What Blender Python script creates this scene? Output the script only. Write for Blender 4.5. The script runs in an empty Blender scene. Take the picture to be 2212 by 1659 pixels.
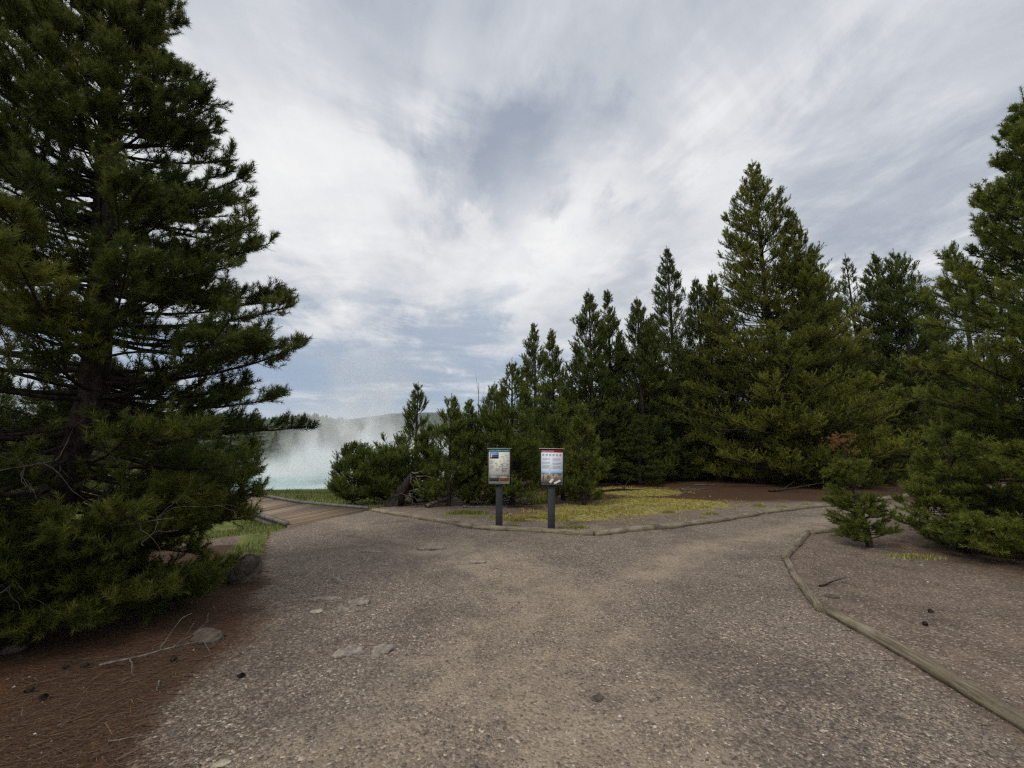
import bpy, math, random
import numpy as np
from mathutils import Vector, Matrix

# ------------------------------------------------------------------ camera, sky, sun, exposure
scene = bpy.context.scene
COL = scene.collection
R = math.radians
CAM_Z, PITCH, FPX = 1.65, R(9.1), 885.0          # photo measured on a 2212 x 1659 grid

cd = bpy.data.cameras.new('camera')
cam = bpy.data.objects.new('camera', cd)
COL.objects.link(cam)
cam.location = (0, 0, CAM_Z)
cam.rotation_euler = (R(90) + PITCH, 0, 0)
cd.sensor_width = 36.0
cd.lens = 36.0 * FPX / 2212.0
cd.clip_start = 0.05
cd.clip_end = 20000
scene.camera = cam

scene.view_settings.view_transform = 'Standard'
scene.view_settings.look = 'None'
scene.view_settings.exposure = 0.15
scene.view_settings.gamma = 1.0
scene.cycles.max_bounces = 6
scene.cycles.diffuse_bounces = 3
scene.cycles.glossy_bounces = 2
scene.cycles.transmission_bounces = 4
scene.cycles.volume_bounces = 6
scene.cycles.volume_step_rate = 0.12
scene.cycles.volume_max_steps = 512
scene.cycles.use_denoising = False
scene.cycles.use_adaptive_sampling = False
scene.cycles.filter_width = 1.3
scene.cycles.sample_clamp_indirect = 1.5

SUN_EL, SUN_AZ = R(48), R(215)                     # azimuth clockwise from +Y (straight ahead)
sd = bpy.data.lights.new('sun', 'SUN')
sd.energy = 1.5
sd.angle = R(18)
sd.color = (1.0, 0.95, 0.88)
sun = bpy.data.objects.new('sun', sd)
COL.objects.link(sun)
sdir = Vector((math.sin(SUN_AZ) * math.cos(SUN_EL), math.cos(SUN_AZ) * math.cos(SUN_EL), math.sin(SUN_EL)))
sun.rotation_euler = sdir.to_track_quat('Z', 'Y').to_euler()


class NT:
    """small helper for node trees"""
    def __init__(self, tree):
        self.t = tree
        self.n = tree.nodes
        self.n.clear()

    def node(self, typ, **kw):
        nd = self.n.new(typ)
        ins = kw.pop('ins', {})
        for k, v in kw.items():
            setattr(nd, k, v)
        for k, v in ins.items():
            self.set(nd.inputs[k], v)
        return nd

    def set(self, sock, v):
        if isinstance(v, bpy.types.NodeSocket):
            self.t.links.new(v, sock)
        elif isinstance(v, bpy.types.Node):
            self.t.links.new(v.outputs[0], sock)
        else:
            if sock.type == 'RGBA' and len(v) == 3:
                v = (*v, 1.0)
            sock.default_value = v

    def math(self, op, a, b=0.0, c=0.0, clamp=False):
        nd = self.node('ShaderNodeMath', operation=op, use_clamp=clamp)
        self.set(nd.inputs[0], a)
        self.set(nd.inputs[1], b)
        self.set(nd.inputs[2], c)
        return nd.outputs[0]

    def vmath(self, op, a, b=(0, 0, 0)):
        nd = self.node('ShaderNodeVectorMath', operation=op)
        self.set(nd.inputs[0], a)
        self.set(nd.inputs[1], b)
        return nd.outputs['Value'] if op in ('DOT_PRODUCT', 'LENGTH', 'DISTANCE') else nd.outputs[0]

    def mix(self, f, a, b, blend='MIX'):
        nd = self.node('ShaderNodeMix', data_type='RGBA', blend_type=blend)
        self.set(nd.inputs[0], f)
        self.set(nd.inputs[6], a)
        self.set(nd.inputs[7], b)
        return nd.outputs[2]

    def noise(self, vec, scale, detail=4.0, rough=0.55, dist=0.0):
        nd = self.node('ShaderNodeTexNoise', ins={'Scale': scale, 'Detail': detail, 'Roughness': rough, 'Distortion': dist})
        if vec is not None:
            self.set(nd.inputs['Vector'], vec)
        return nd.outputs['Fac']

    def smooth(self, x, lo, hi, a=0.0, b=1.0):
        nd = self.node('ShaderNodeMapRange', interpolation_type='SMOOTHSTEP')
        for i, v in enumerate((x, lo, hi, a, b)):
            self.set(nd.inputs[i], v)
        return nd.outputs[0]

    def ramp(self, fac, stops):
        nd = self.node('ShaderNodeValToRGB')
        el = nd.color_ramp.elements
        while len(el) < len(stops):
            el.new(0.5)
        for e, (p, c) in zip(el, stops):
            e.position = p
            e.color = (*c, 1.0)
        self.set(nd.inputs[0], fac)
        return nd.outputs[0]


def ray(px, py):
    """unit-depth ray through a point of the measured photo grid"""
    u, v = (px - 1106.0) / FPX, (py - 829.5) / FPX
    c, s = math.cos(PITCH), math.sin(PITCH)
    return np.array((u, c + v * s, s - v * c))


def ground_at(px, py, z=0.0):
    d = ray(px, py)
    t = (z - CAM_Z) / d[2]
    return np.array((d[0] * t, d[1] * t))


def at_depth(px, py, Y):
    d = ray(px, py)
    t = Y / d[1]
    return np.array((d[0] * t, Y, CAM_Z + d[2] * t))


# --- sky: daylight sky behind broken overcast laid out on a flat cloud deck
world = bpy.data.worlds.new('World')
scene.world = world
world.use_nodes = True
N = NT(world.node_tree)
out = N.node('ShaderNodeOutputWorld')
bg = N.node('ShaderNodeBackground', ins={'Strength': 0.1})
N.t.links.new(bg.outputs[0], out.inputs[0])
sky = N.node('ShaderNodeTexSky', sky_type='NISHITA', sun_disc=False, sun_elevation=SUN_EL, sun_rotation=SUN_AZ)
tc = N.node('ShaderNodeTexCoord')
d = N.vmath('NORMALIZE', tc.outputs['Generated'])
sx = N.node('ShaderNodeSeparateXYZ', ins={0: d})
zc = N.math('MAXIMUM', sx.outputs[2], 0.0)
den = N.math('ADD', zc, 0.10)
ang = R(-15)
# deck coordinates: a along the streaks, b across them
ax = N.math('ADD', N.math('MULTIPLY', sx.outputs[0], math.sin(ang)), N.math('MULTIPLY', sx.outputs[1], math.cos(ang)))
bx_ = N.math('SUBTRACT', N.math('MULTIPLY', sx.outputs[0], math.cos(ang)), N.math('MULTIPLY', sx.outputs[1], math.sin(ang)))
pa, pb = N.math('DIVIDE', ax, den), N.math('DIVIDE', bx_, den)
deck = N.node('ShaderNodeCombineXYZ', ins={0: N.math('MULTIPLY', pa, 0.36), 1: pb, 2: 3.7})
deckw = N.node('ShaderNodeCombineXYZ', ins={0: pa, 1: N.math('MULTIPLY', pb, 0.8), 2: 1.3})
n1 = N.noise(deck.outputs[0], 0.85, 6, 0.55, 0.7)
n2 = N.noise(deck.outputs[0], 2.4, 7, 0.6, 0.5)
n3 = N.noise(deckw.outputs[0], 1.9, 8, 0.64, 0.5)
n4 = N.noise(deckw.outputs[0], 5.5, 6, 0.6, 0.4)
warp = N.math('MULTIPLY', N.math('SUBTRACT', N.math('ADD', n2, n3), 1.0), 0.10)


def blob(px, py, deg, soft=1.0):
    v = ray(px, py)
    v = v / np.linalg.norm(v)
    dt = N.math('ADD', N.vmath('DOT_PRODUCT', d, tuple(v)), N.math('MULTIPLY', warp, deg / 12.0))
    return N.smooth(dt, math.cos(R(deg * 1.25)), 1.0)


def add(*xs):
    a = xs[0]
    for b in xs[1:]:
        a = N.math('ADD', a, b)
    return a


def mul(a, k):
    return N.math('MULTIPLY', a, k)


dark = add(mul(n1, 1.15), mul(n2, 1.10), mul(n3, 1.30), mul(n4, .40))
dark = N.math('ADD', dark, -1.975 + 0.50)
for (px, py, deg, k) in ((1210, 40, 22, .22), (1000, 40, 16, .14), (1360, 150, 16, .20), (1150, 230, 12, -.10), (600, 50, 12, .22), (1080, 400, 8, .38), (1190, 320, 8, .32),
                         (960, 450, 7, .16), (2050, 430, 16, .34), (1800, 560, 12, .26), (1480, 190, 10, .12), (1960, 620, 12, .2),
                         (760, 230, 13, -.26), (880, 420, 13, -.22), (1240, 480, 9, -.46), (1180, 590, 9, -.34), (1450, 300, 12, -.22), (1060, 620, 8, -.2),
                         (560, 520, 14, -.10), (1700, 330, 13, -.16), (620, 330, 10, -.16), (2100, 60, 12, -.12), (1300, 570, 7, .20), (1180, 690, 8, .10), (700, 640, 9, .05)):
    k *= 0.62
    dark = N.math('ADD', dark, mul(blob(px, py, deg), k))
cloud = N.ramp(N.math('MULTIPLY', dark, 0.8), [(0.0, (8.9, 8.85, 8.75)), (0.22, (7.55, 7.6, 7.75)), (0.48, (5.5, 5.75, 6.2)), (0.80, (3.9, 4.25, 4.95)), (1.0, (3.1, 3.5, 4.3))])
# low band of clear blue and slate cloud above the basin, pale at the very horizon
low = N.math('MULTIPLY', N.smooth(sx.outputs[2], 0.30, 0.16), N.smooth(sx.outputs[0], 0.36, -0.02))
band = N.node('ShaderNodeCombineXYZ', ins={0: N.math('MULTIPLY', sx.outputs[0], 2.2), 1: N.math('MULTIPLY', sx.outputs[2], 15.0), 2: 0.4})
nb = N.noise(band.outputs[0], 1.0, 5, 0.55, 0.4)
bluem = N.math('MULTIPLY', low, N.smooth(nb, 0.34, 0.56))
bluec = N.mix(0.7, sky.outputs[0], (2.6, 3.5, 5.2))
cloud = N.mix(N.math('MULTIPLY', bluem, 0.92), cloud, bluec)
for (px, py, deg, k) in ((1010, 715, 7, .35), (700, 700, 8, .3), (640, 800, 7, .75), (980, 815, 9, .75), (800, 830, 8, .6)):
    cloud = N.mix(N.math('MULTIPLY', N.math('MULTIPLY', blob(px, py, deg), k), N.smooth(n3, 0.35, 0.6)), cloud, (3.3, 4.05, 5.1))
hz = N.smooth(sx.outputs[2], 0.125, 0.05)
cloud = N.mix(N.math('MULTIPLY', hz, 0.75), cloud, (5.4, 6.0, 6.9))
N.set(bg.inputs[0], cloud)


# ------------------------------------------------------------------ generic helpers
def link(o, parent=None):
    COL.objects.link(o)
    if parent is not None:
        o.parent = parent
    return o


def tag(o, label=None, cat=None, group=None, kind=None):
    if label:
        o['label'] = label
    if cat:
        o['category'] = cat
    if group:
        o['group'] = group
    if kind:
        o['kind'] = kind
    return o


def empty(name, loc=(0, 0, 0), rz=0.0):
    o = bpy.data.objects.new(name, None)
    o.empty_display_size = 0.1
    COL.objects.link(o)
    o.location = loc
    o.rotation_euler = (0, 0, rz)
    return o


def mesh_np(name, verts, faces, mat, parent=None, attrs=None, smooth=False, loc=None):
    """verts (n,3); faces (m,k) int array or list of such arrays; attrs {name: per-vertex float array or (n,4)}"""
    if not isinstance(faces, (list, tuple)):
        faces = [faces]
    faces = [np.asarray(f, dtype=np.int32) for f in faces if len(f)]
    verts = np.asarray(verts, dtype=np.float32)
    me = bpy.data.meshes.new(name)
    me.vertices.add(len(verts))
    me.vertices.foreach_set('co', verts.ravel())
    loops = np.concatenate([f.ravel() for f in faces])
    totals = np.concatenate([np.full(len(f), f.shape[1], np.int32) for f in faces])
    starts = np.concatenate(([0], np.cumsum(totals)[:-1])).astype(np.int32)
    me.loops.add(len(loops))
    me.loops.foreach_set('vertex_index', loops)
    me.polygons.add(len(totals))
    me.polygons.foreach_set('loop_start', starts)
    me.update(calc_edges=True)
    if smooth:
        me.polygons.foreach_set('use_smooth', np.ones(len(totals), bool))
    for k, a in (attrs or {}).items():
        a = np.asarray(a, dtype=np.float32)
        if a.ndim == 2:
            at = me.attributes.new(k, 'FLOAT_COLOR', 'POINT')
            at.data.foreach_set('color', a.ravel())
        else:
            at = me.attributes.new(k, 'FLOAT', 'POINT')
            at.data.foreach_set('value', a)
    me.materials.append(mat)
    me.validate()
    o = bpy.data.objects.new(name, me)
    link(o, parent)
    if loc is not None:
        o.location = loc
    return o


def tubes(P, rad, S=6, caps=True):
    """many tapered tubes at once: P (B,K,3), rad (B,K) -> verts, quads"""
    P = np.asarray(P, float)
    rad = np.asarray(rad, float)
    B, K, _ = P.shape
    T = np.empty_like(P)
    T[:, 1:-1] = P[:, 2:] - P[:, :-2]
    T[:, 0] = P[:, 1] - P[:, 0]
    T[:, -1] = P[:, -1] - P[:, -2]
    T /= np.linalg.norm(T, axis=2, keepdims=True) + 1e-9
    m = np.abs((P[:, -1] - P[:, 0])[:, 2]) > 0.85 * np.linalg.norm(P[:, -1] - P[:, 0], axis=1)
    ref = np.where(m[:, None], np.array((1.0, 0.0, 0.0)), np.array((0.0, 0.0, 1.0)))[:, None, :]
    A = np.cross(T, np.broadcast_to(ref, T.shape))
    A /= np.linalg.norm(A, axis=2, keepdims=True) + 1e-9
    Bv = np.cross(T, A)
    th = np.linspace(0, 2 * np.pi, S, endpoint=False)
    V = P[:, :, None, :] + rad[:, :, None, None] * (A[:, :, None, :] * np.cos(th)[None, None, :, None] + Bv[:, :, None, :] * np.sin(th)[None, None, :, None])
    V = V.reshape(-1, 3)
    b = np.arange(B)[:, None, None] * (K * S)
    k = np.arange(K - 1)[None, :, None] * S
    s = np.arange(S)[None, None, :]
    s2 = (s + 1) % S
    F = np.stack(np.broadcast_arrays(b + k + s, b + k + s2, b + k + S + s2, b + k + S + s), -1).reshape(-1, 4)
    return V, F


def join(parts):
    """[(verts, faces)] with equal face size -> one pair"""
    vs, fs, o = [], [], 0
    for v, f in parts:
        vs.append(v)
        fs.append(np.asarray(f) + o)
        o += len(v)
    return np.concatenate(vs), np.concatenate(fs)


def vnoise(x, y, scale, seed=0):
    """smooth value noise, 0..1"""
    x, y = np.asarray(x) * scale + seed * 17.3, np.asarray(y) * scale - seed * 9.1
    xi, yi = np.floor(x), np.floor(y)
    fx, fy = x - xi, y - yi
    fx, fy = fx * fx * (3 - 2 * fx), fy * fy * (3 - 2 * fy)

    def h(a, b):
        q = np.sin(a * 127.1 + b * 311.7 + seed * 74.7) * 43758.5453
        return q - np.floor(q)
    return (h(xi, yi) * (1 - fx) + h(xi + 1, yi) * fx) * (1 - fy) + (h(xi, yi + 1) * (1 - fx) + h(xi + 1, yi + 1) * fx) * fy


def fbm(x, y, scale, seed=0, oct=4):
    s, a, t = 0.0, 1.0, 0.0
    for i in range(oct):
        s = s + a * vnoise(x, y, scale * 2 ** i, seed + i * 3)
        t += a
        a *= 0.5
    return s / t


def sstep(x, a, b):
    t = np.clip((np.asarray(x, float) - a) / (b - a), 0, 1)
    return t * t * (3 - 2 * t)


def inside(poly, x, y):
    poly = np.asarray(poly)
    r = np.zeros(np.shape(x), bool)
    n = len(poly)
    for i in range(n):
        x1, y1 = poly[i]
        x2, y2 = poly[(i + 1) % n]
        c = ((y1 > y) != (y2 > y)) & (x < (x2 - x1) * (y - y1) / (y2 - y1 + 1e-12) + x1)
        r ^= c
    return r


def seg_dist(poly, x, y, closed=False):
    poly = np.asarray(poly, float)
    dd = np.full(np.shape(x), 1e9)
    n = len(poly) if closed else len(poly) - 1
    for i in range(n):
        p, q = poly[i], poly[(i + 1) % len(poly)]
        e = q - p
        t = np.clip(((x - p[0]) * e[0] + (y - p[1]) * e[1]) / (e @ e), 0, 1)
        dd = np.minimum(dd, np.hypot(x - p[0] - t * e[0], y - p[1] - t * e[1]))
    return dd


# ------------------------------------------------------------------ materials
def mat_new(name):
    m = bpy.data.materials.new(name)
    m.use_nodes = True
    n = NT(m.node_tree)
    o = n.node('ShaderNodeOutputMaterial')
    return m, n, o


def simple_mat(name, col, rough=0.7, noise_scale=0.0, col2=None, metallic=0.0, bump=0.0):
    m, n, o = mat_new(name)
    p = n.node('ShaderNodeBsdfPrincipled', ins={'Base Color': col, 'Roughness': rough, 'Metallic': metallic})
    p.inputs['Specular IOR Level'].default_value = 0.3
    n.t.links.new(p.outputs[0], o.inputs[0])
    if noise_scale:
        t = n.node('ShaderNodeTexCoord')
        f = n.noise(t.outputs['Object'], noise_scale, 6, 0.6)
        n.set(p.inputs['Base Color'], n.mix(n.smooth(f, 0.35, 0.65), col, col2 or tuple(c * 0.5 for c in col)))
        if bump:
            b = n.node('ShaderNodeBump', ins={'Height': f, 'Strength': bump, 'Distance': 0.02})
            n.set(p.inputs['Normal'], b.outputs[0])
    return m


def needle_mat(name, dark, mid, light):
    m, n, o = mat_new(name)
    a = n.node('ShaderNodeAttribute', attribute_name='tint')
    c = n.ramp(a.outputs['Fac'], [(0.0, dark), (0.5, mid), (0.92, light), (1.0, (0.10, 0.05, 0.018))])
    p = n.node('ShaderNodeBsdfPrincipled', ins={'Base Color': c, 'Roughness': 0.55})
    p.inputs['Specular IOR Level'].default_value = 0.25
    tr = n.node('ShaderNodeBsdfTranslucent', ins={'Color': c})
    mx = n.node('ShaderNodeMixShader', ins={0: 0.38})
    n.t.links.new(p.outputs[0], mx.inputs[1])
    n.t.links.new(tr.outputs[0], mx.inputs[2])
    n.t.links.new(mx.outputs[0], o.inputs[0])
    return m


M_needle = needle_mat('pine_needles', (0.030, 0.046, 0.010), (0.098, 0.128, 0.020), (0.215, 0.245, 0.038))
M_needle_olive = needle_mat('olive_needles', (0.032, 0.042, 0.008), (0.124, 0.146, 0.020), (0.250, 0.262, 0.036))
M_needle_blue = needle_mat('dark_needles', (0.025, 0.039, 0.010), (0.082, 0.106, 0.018), (0.185, 0.206, 0.033))
M_brown_needle = simple_mat('dead_needles', (0.24, 0.125, 0.045), 0.8, 9.0, (0.14, 0.065, 0.022))


def bark_mat(name, c1, c2):
    m, n, o = mat_new(name)
    t = n.node('ShaderNodeTexCoord')
    mp = n.node('ShaderNodeMapping', ins={'Vector': t.outputs['Object'], 'Scale': (1, 1, 0.35)})
    f = n.noise(mp.outputs[0], 22, 6, 0.65)
    p = n.node('ShaderNodeBsdfPrincipled', ins={'Base Color': n.mix(n.smooth(f, 0.35, 0.65), c1, c2), 'Roughness': 0.9})
    p.inputs['Specular IOR Level'].default_value = 0.15
    b = n.node('ShaderNodeBump', ins={'Height': f, 'Strength': 0.8, 'Distance': 0.03})
    n.set(p.inputs['Normal'], b.outputs[0])
    n.t.links.new(p.outputs[0], o.inputs[0])
    return m


M_bark = bark_mat('pine_bark', (0.018, 0.014, 0.011), (0.055, 0.043, 0.035))
M_bark_grey = bark_mat('grey_bark', (0.05, 0.044, 0.038), (0.15, 0.132, 0.115))
M_dead = bark_mat('dead_wood', (0.085, 0.078, 0.070), (0.24, 0.222, 0.20))
M_char = bark_mat('dark_rotten_wood', (0.012, 0.010, 0.009), (0.05, 0.04, 0.034))


def ground_mat(name, far=False):
    """gravel, dirt, needle litter, moss and grass mixed by vertex attributes"""
    m, n, o = mat_new(name)
    g = n.node('ShaderNodeNewGeometry')
    P = g.outputs['Position']

    def attr(k):
        return n.node('ShaderNodeAttribute', attribute_name=k).outputs['Fac']
    big = n.noise(P, 0.55, 5, 0.6)
    mid = n.noise(P, 3.2, 6, 0.65)
    fine = n.noise(P, 38, 5, 0.7)
    # crushed gravel: stones of two sizes, each with a tone of its own
    v1 = n.node('ShaderNodeTexVoronoi', feature='F1', ins={'Vector': P, 'Scale': 58.0, 'Randomness': 1.0})
    v2 = n.node('ShaderNodeTexVoronoi', feature='F1', ins={'Vector': P, 'Scale': 120.0, 'Randomness': 1.0})
    s1 = n.node('ShaderNodeSeparateColor', ins={0: v1.outputs['Color']}).outputs[0]
    s2 = n.node('ShaderNodeSeparateColor', ins={0: v2.outputs['Color']}).outputs[1]
    stone = n.ramp(s1, [(0.0, (0.055, 0.045, 0.041)), (0.45, (0.150, 0.119, 0.096)), (0.75, (0.265, 0.206, 0.159)), (0.93, (0.397, 0.316, 0.239)), (1.0, (0.675, 0.568, 0.448))])
    stone2 = n.ramp(s2, [(0.0, (0.060, 0.049, 0.043)), (0.55, (0.177, 0.139, 0.107)), (0.9, (0.344, 0.271, 0.203)), (1.0, (0.596, 0.505, 0.394))])
    stones = n.mix(n.smooth(fine, 0.42, 0.6), stone, stone2)
    patch = n.noise(P, 0.9, 6, 0.62, 0.6)                # darker crushed rock lies in drifts
    stones = n.mix(n.math('MULTIPLY', n.smooth(patch, 0.46, 0.62), 0.55), stones, n.mix(0.35, (0.055, 0.047, 0.044), stone))
    dust = n.mix(n.smooth(mid, 0.3, 0.7), (0.31, 0.245, 0.175), (0.43, 0.347, 0.25))
    dustm = n.math('MULTIPLY', n.smooth(n.math('ADD', n.math('MULTIPLY', big, 0.65), n.math('MULTIPLY', mid, 0.35)), 0.38, 0.60), n.smooth(fine, 0.28, 0.60))
    dustm = n.math('MULTIPLY', n.math('ADD', n.math('MULTIPLY', dustm, .75), n.math('MULTIPLY', n.smooth(fine, .3, .6), .25)), attr('dusty'))
    gravel = n.mix(n.math('MULTIPLY', dustm, 0.85), stones, dust)
    # plain dirt
    dirt = n.mix(n.smooth(mid, 0.35, 0.7), (0.092, 0.061, 0.041), (0.184, 0.122, 0.081))
    dirt = n.mix(n.math('MULTIPLY', n.smooth(s1, 0.86, 0.9), 0.8), dirt, (0.30, 0.27, 0.25))
    col = n.mix(attr('gravel'), dirt, gravel)
    # needle litter
    mpp = n.node('ShaderNodeMapping', ins={'Vector': P, 'Rotation': (0, 0, 0.6), 'Scale': (1, 5, 1)})
    lit_n = n.noise(mpp.outputs[0], 14, 6, 0.7)
    litter = n.mix(n.smooth(lit_n, 0.35, 0.66), (0.034, 0.019, 0.011), (0.112, 0.058, 0.030))
    litter = n.mix(n.smooth(big, 0.5, 0.7), litter, (0.115, 0.052, 0.022))

    def soft(k, lo=0.30, hi=0.70, nz=0.75):
        return n.smooth(n.math('ADD', attr(k), n.math('MULTIPLY', n.math('SUBTRACT', n.math('MULTIPLY', n.math('ADD', mid, fine), 0.5), 0.5), nz * 2)), lo, hi)
    col = n.mix(soft('litter'), col, litter)
    moss_n = n.noise(P, 9, 6, 0.7)
    moss = n.mix(n.smooth(moss_n, 0.36, 0.62), (0.105, 0.068, 0.026), (0.40, 0.345, 0.080))
    col = n.mix(n.math('MULTIPLY', soft('moss'), n.smooth(moss_n, 0.38, 0.54)), col, moss)
    grass = n.mix(n.smooth(mid, 0.35, 0.65), (0.075, 0.095, 0.020), (0.165, 0.185, 0.042))
    col = n.mix(soft('grass'), col, grass)
    sint = n.mix(n.smooth(mid, 0.3, 0.7), (0.45, 0.44, 0.41), (0.62, 0.61, 0.58))
    col = n.mix(attr('sinter'), col, sint)
    col = n.mix(attr('wood'), col, n.mix(n.smooth(n.noise(P, 0.05, 5, 0.7), 0.35, 0.65), (0.020, 0.034, 0.014), (0.045, 0.060, 0.022)))
    p = n.node('ShaderNodeBsdfPrincipled', ins={'Base Color': col, 'Roughness': 0.92})
    p.inputs['Specular IOR Level'].default_value = 0.2
    hgt = n.math('ADD', n.math('MULTIPLY', v1.outputs['Distance'], -0.9), n.math('ADD', n.math('MULTIPLY', fine, 0.9), n.math('MULTIPLY', mid, 1.6)))
    b = n.node('ShaderNodeBump', ins={'Height': hgt, 'Strength': 0.65, 'Distance': 0.018})
    n.set(p.inputs['Normal'], b.outputs[0])
    n.t.links.new(p.outputs[0], o.inputs[0])
    return m


M_ground = ground_mat('gravel_and_litter')

# ------------------------------------------------------------------ layout of the place (metres; camera over the origin, looking along +Y)
POOL = np.array((-19.0, 38.0))


def hgt(x, y):
    x, y = np.asarray(x, float), np.asarray(y, float)
    left = sstep(x, 4.0, -4.0)
    h = -1.25 * left * sstep(y, 11.5, 30.0)
    h = h - 0.14 * sstep(x, -4.9, -6.4) * sstep(y, 6.5, 9.0) * sstep(y, 14, 11)
    h = h + 0.05 * (fbm(x, y, 0.35, 5, 3) - 0.5) * sstep(np.hypot(x, y), 2.0, 5.0)
    h = h + 0.35 * sstep(y, 15, 26) * sstep(x, 3, 8) * 0.3
    return h


def gz(p):
    return float(hgt(p[0], p[1]))


G = ground_at
back_edge = np.array([G(802, 1106), G(1020, 1143), G(1283, 1157), G(1480, 1140), G(1649, 1111), G(1800, 1092), G(1965, 1073), G(2300, 1042)])
right_edge = np.array([G(2420, 1730), G(2212, 1608), G(1960, 1448), G(1788, 1326), G(1697, 1211), G(1745, 1155), G(1840, 1138), G(1960, 1118), G(2330, 1080)])
E1, E2 = G(620, 1140), G(795, 1104)
left_edge = np.array([E1, G(585, 1152), G(560, 1205), G(575, 1260), G(470, 1345), G(400, 1440), G(330, 1560), G(240, 1700), (-2.6, 0.5), (-2.6, -3.0)])
path_poly = np.concatenate([[E1, E2], back_edge, right_edge[::-1], [(4.6, -3.0)], left_edge[::-1][:-1]])

# one ground sheet, dense near the camera and coarse out to the horizon
xs = np.concatenate([[-4200, -2500, -1200, -600, -300, -150, -90, -65], np.arange(-50, -15, 1.0), np.arange(-15, 16, 0.11), np.arange(16, 50, 1.0), [60, 90, 150, 300, 600, 1200, 2500, 4200]])
ys = np.concatenate([[-4200, -2500, -1000, -300, -100, -40, -15, -6], np.arange(-2.5, 19, 0.11), np.arange(19, 70, 0.8), [80, 100, 150, 220, 350, 600, 1000, 1800, 3000, 4200]])
GX, GY = np.meshgrid(xs, ys)
gx, gy = GX.ravel(), GY.ravel()
gh = hgt(gx, gy)
micro = (fbm(gx, gy, 1.6, 11, 4) - 0.5) * 0.045 + (vnoise(gx, gy, 4.3, 3) - 0.5) * 0.014
near = (gx > -15) & (gx < 16) & (gy > -2.5) & (gy < 19)
gh = gh + micro * near
nx, ny = len(xs), len(ys)
ii = (np.arange(ny - 1)[:, None] * nx + np.arange(nx - 1)[None, :]).ravel()
quads = np.stack([ii, ii + 1, ii + nx + 1, ii + nx], 1)

inpath = inside(path_poly, gx, gy)
d_left = seg_dist(left_edge, gx, gy)
d_back = seg_dist(back_edge, gx, gy)
d_right = seg_dist(right_edge, gx, gy)
behind_back = (~inpath) & (gy > 8) & (gx > -4)
right_zone = (~inpath) & (gx > 2.0) & (gy < 11.5) & (d_right < 12) & (gx > 0.5)

litter = np.zeros_like(gx)
tree_l = np.hypot((gx + 4.4) / 1.15, gy - 3.6)
litter = np.maximum(litter, sstep(tree_l, 2.5, 1.2))
side = np.where(inpath, -d_left, d_left)
litter = np.maximum(litter, sstep(side, -0.55, 0.5) * (gx < -1.0) * (gy < 7.6))
litter = np.maximum(litter, 0.75 * sstep(gy, 12.2, 14.5) * sstep(gx, 0.5, 3.0))
litter = np.maximum(litter, sstep(gy, 15.0, 17.0) * sstep(gx, -1.0, 1.5))
litter = np.maximum(litter, 0.42 * right_zone * sstep(gx, 3.0, 8.0))
litter = np.maximum(litter, 0.5 * sstep(np.hypot(gx - 8.0, gy - 6.8), 3.2, 1.2) * right_zone)
moss_c = [(G(1330, 1098), 1.9, 1.3), (G(1235, 1113), 1.1, .8), (G(1425, 1088), 2.1, 1.5), (G(1160, 1120), .8, .4), (G(1370, 1062), 1.8, 1.6)]
moss = np.zeros_like(gx)
for c, rx, ry in moss_c:
    moss = np.maximum(moss, sstep(np.hypot((gx - c[0]) / rx, (gy - c[1]) / ry), 1.40, 0.60))
moss = moss * behind_back * sstep(d_back, 0.10, 0.55) * (0.55 + 0.75 * fbm(gx, gy, 0.9, 31, 4))
grass = sstep(gy, 10.5, 12.0) * sstep(gx, -3.9, -4.6) * (~inpath)
grass = np.maximum(grass, sstep(d_left, .7, .3) * (gy > 6.3) * (gx < -3.3) * (~inpath) * 0.8)
grass = np.maximum(grass, 0.8 * sstep(np.hypot((gx - G(1010, 1112)[0]) / 0.9, (gy - G(1010, 1112)[1]) / 0.35), 1.2, .4) * behind_back)
grass = np.maximum(grass, .9 * sstep(gy, 7.8, 8.8) * sstep(gx, -5.0, -5.6) * (~inpath))
grass = grass * sstep(gy, 60, 45)
dpool = np.hypot((gx - POOL[0]) / 13.5, (gy - POOL[1]) / 9.0)
sinter = sstep(dpool, 1.10, 1.0) * (gy > 25)
sinter = np.maximum(sinter, 0.85 * (gy > 44) * sstep(gy, 70, 50) * (gx < 0) * (gx > -48))
wood = sstep(np.hypot(gx, gy), 60, 110)
wood = np.maximum(wood, 0.0)
gravel = np.where(inpath, 1.0, 0.30)
gravel = np.where(behind_back, 0.95 * sstep(d_back, 2.2, 0.5), gravel)
gravel = np.where(right_zone, 0.55, gravel)
worn = np.zeros_like(gx)
for ln_, wd_ in (([G(1420, 1800), G(1180, 1500), G(1200, 1340), G(1100, 1240), G(930, 1185)], .75), ([G(1500, 1650), G(1330, 1420), G(1250, 1290)], .5), ([G(700, 1690), G(900, 1480), G(1150, 1330)], .45),
                 ([G(1200, 1330), G(1500, 1190), G(1800, 1120)], .35), ([G(1080, 1230), G(860, 1160), G(720, 1125)], .4)):
    worn = np.maximum(worn, np.exp(-(seg_dist(np.array(ln_), gx, gy) / wd_) ** 2))
dusty = np.where(inpath, np.clip(.15 + 1.0 * worn, 0, 1), 0.4)

attrs = dict(litter=litter, moss=moss, grass=grass, sinter=sinter, wood=wood, gravel=gravel, dusty=dusty)
o = mesh_np('ground', np.stack([gx, gy, gh], 1), quads, M_ground, attrs=attrs, smooth=True)
tag(o, kind='structure')
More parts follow.
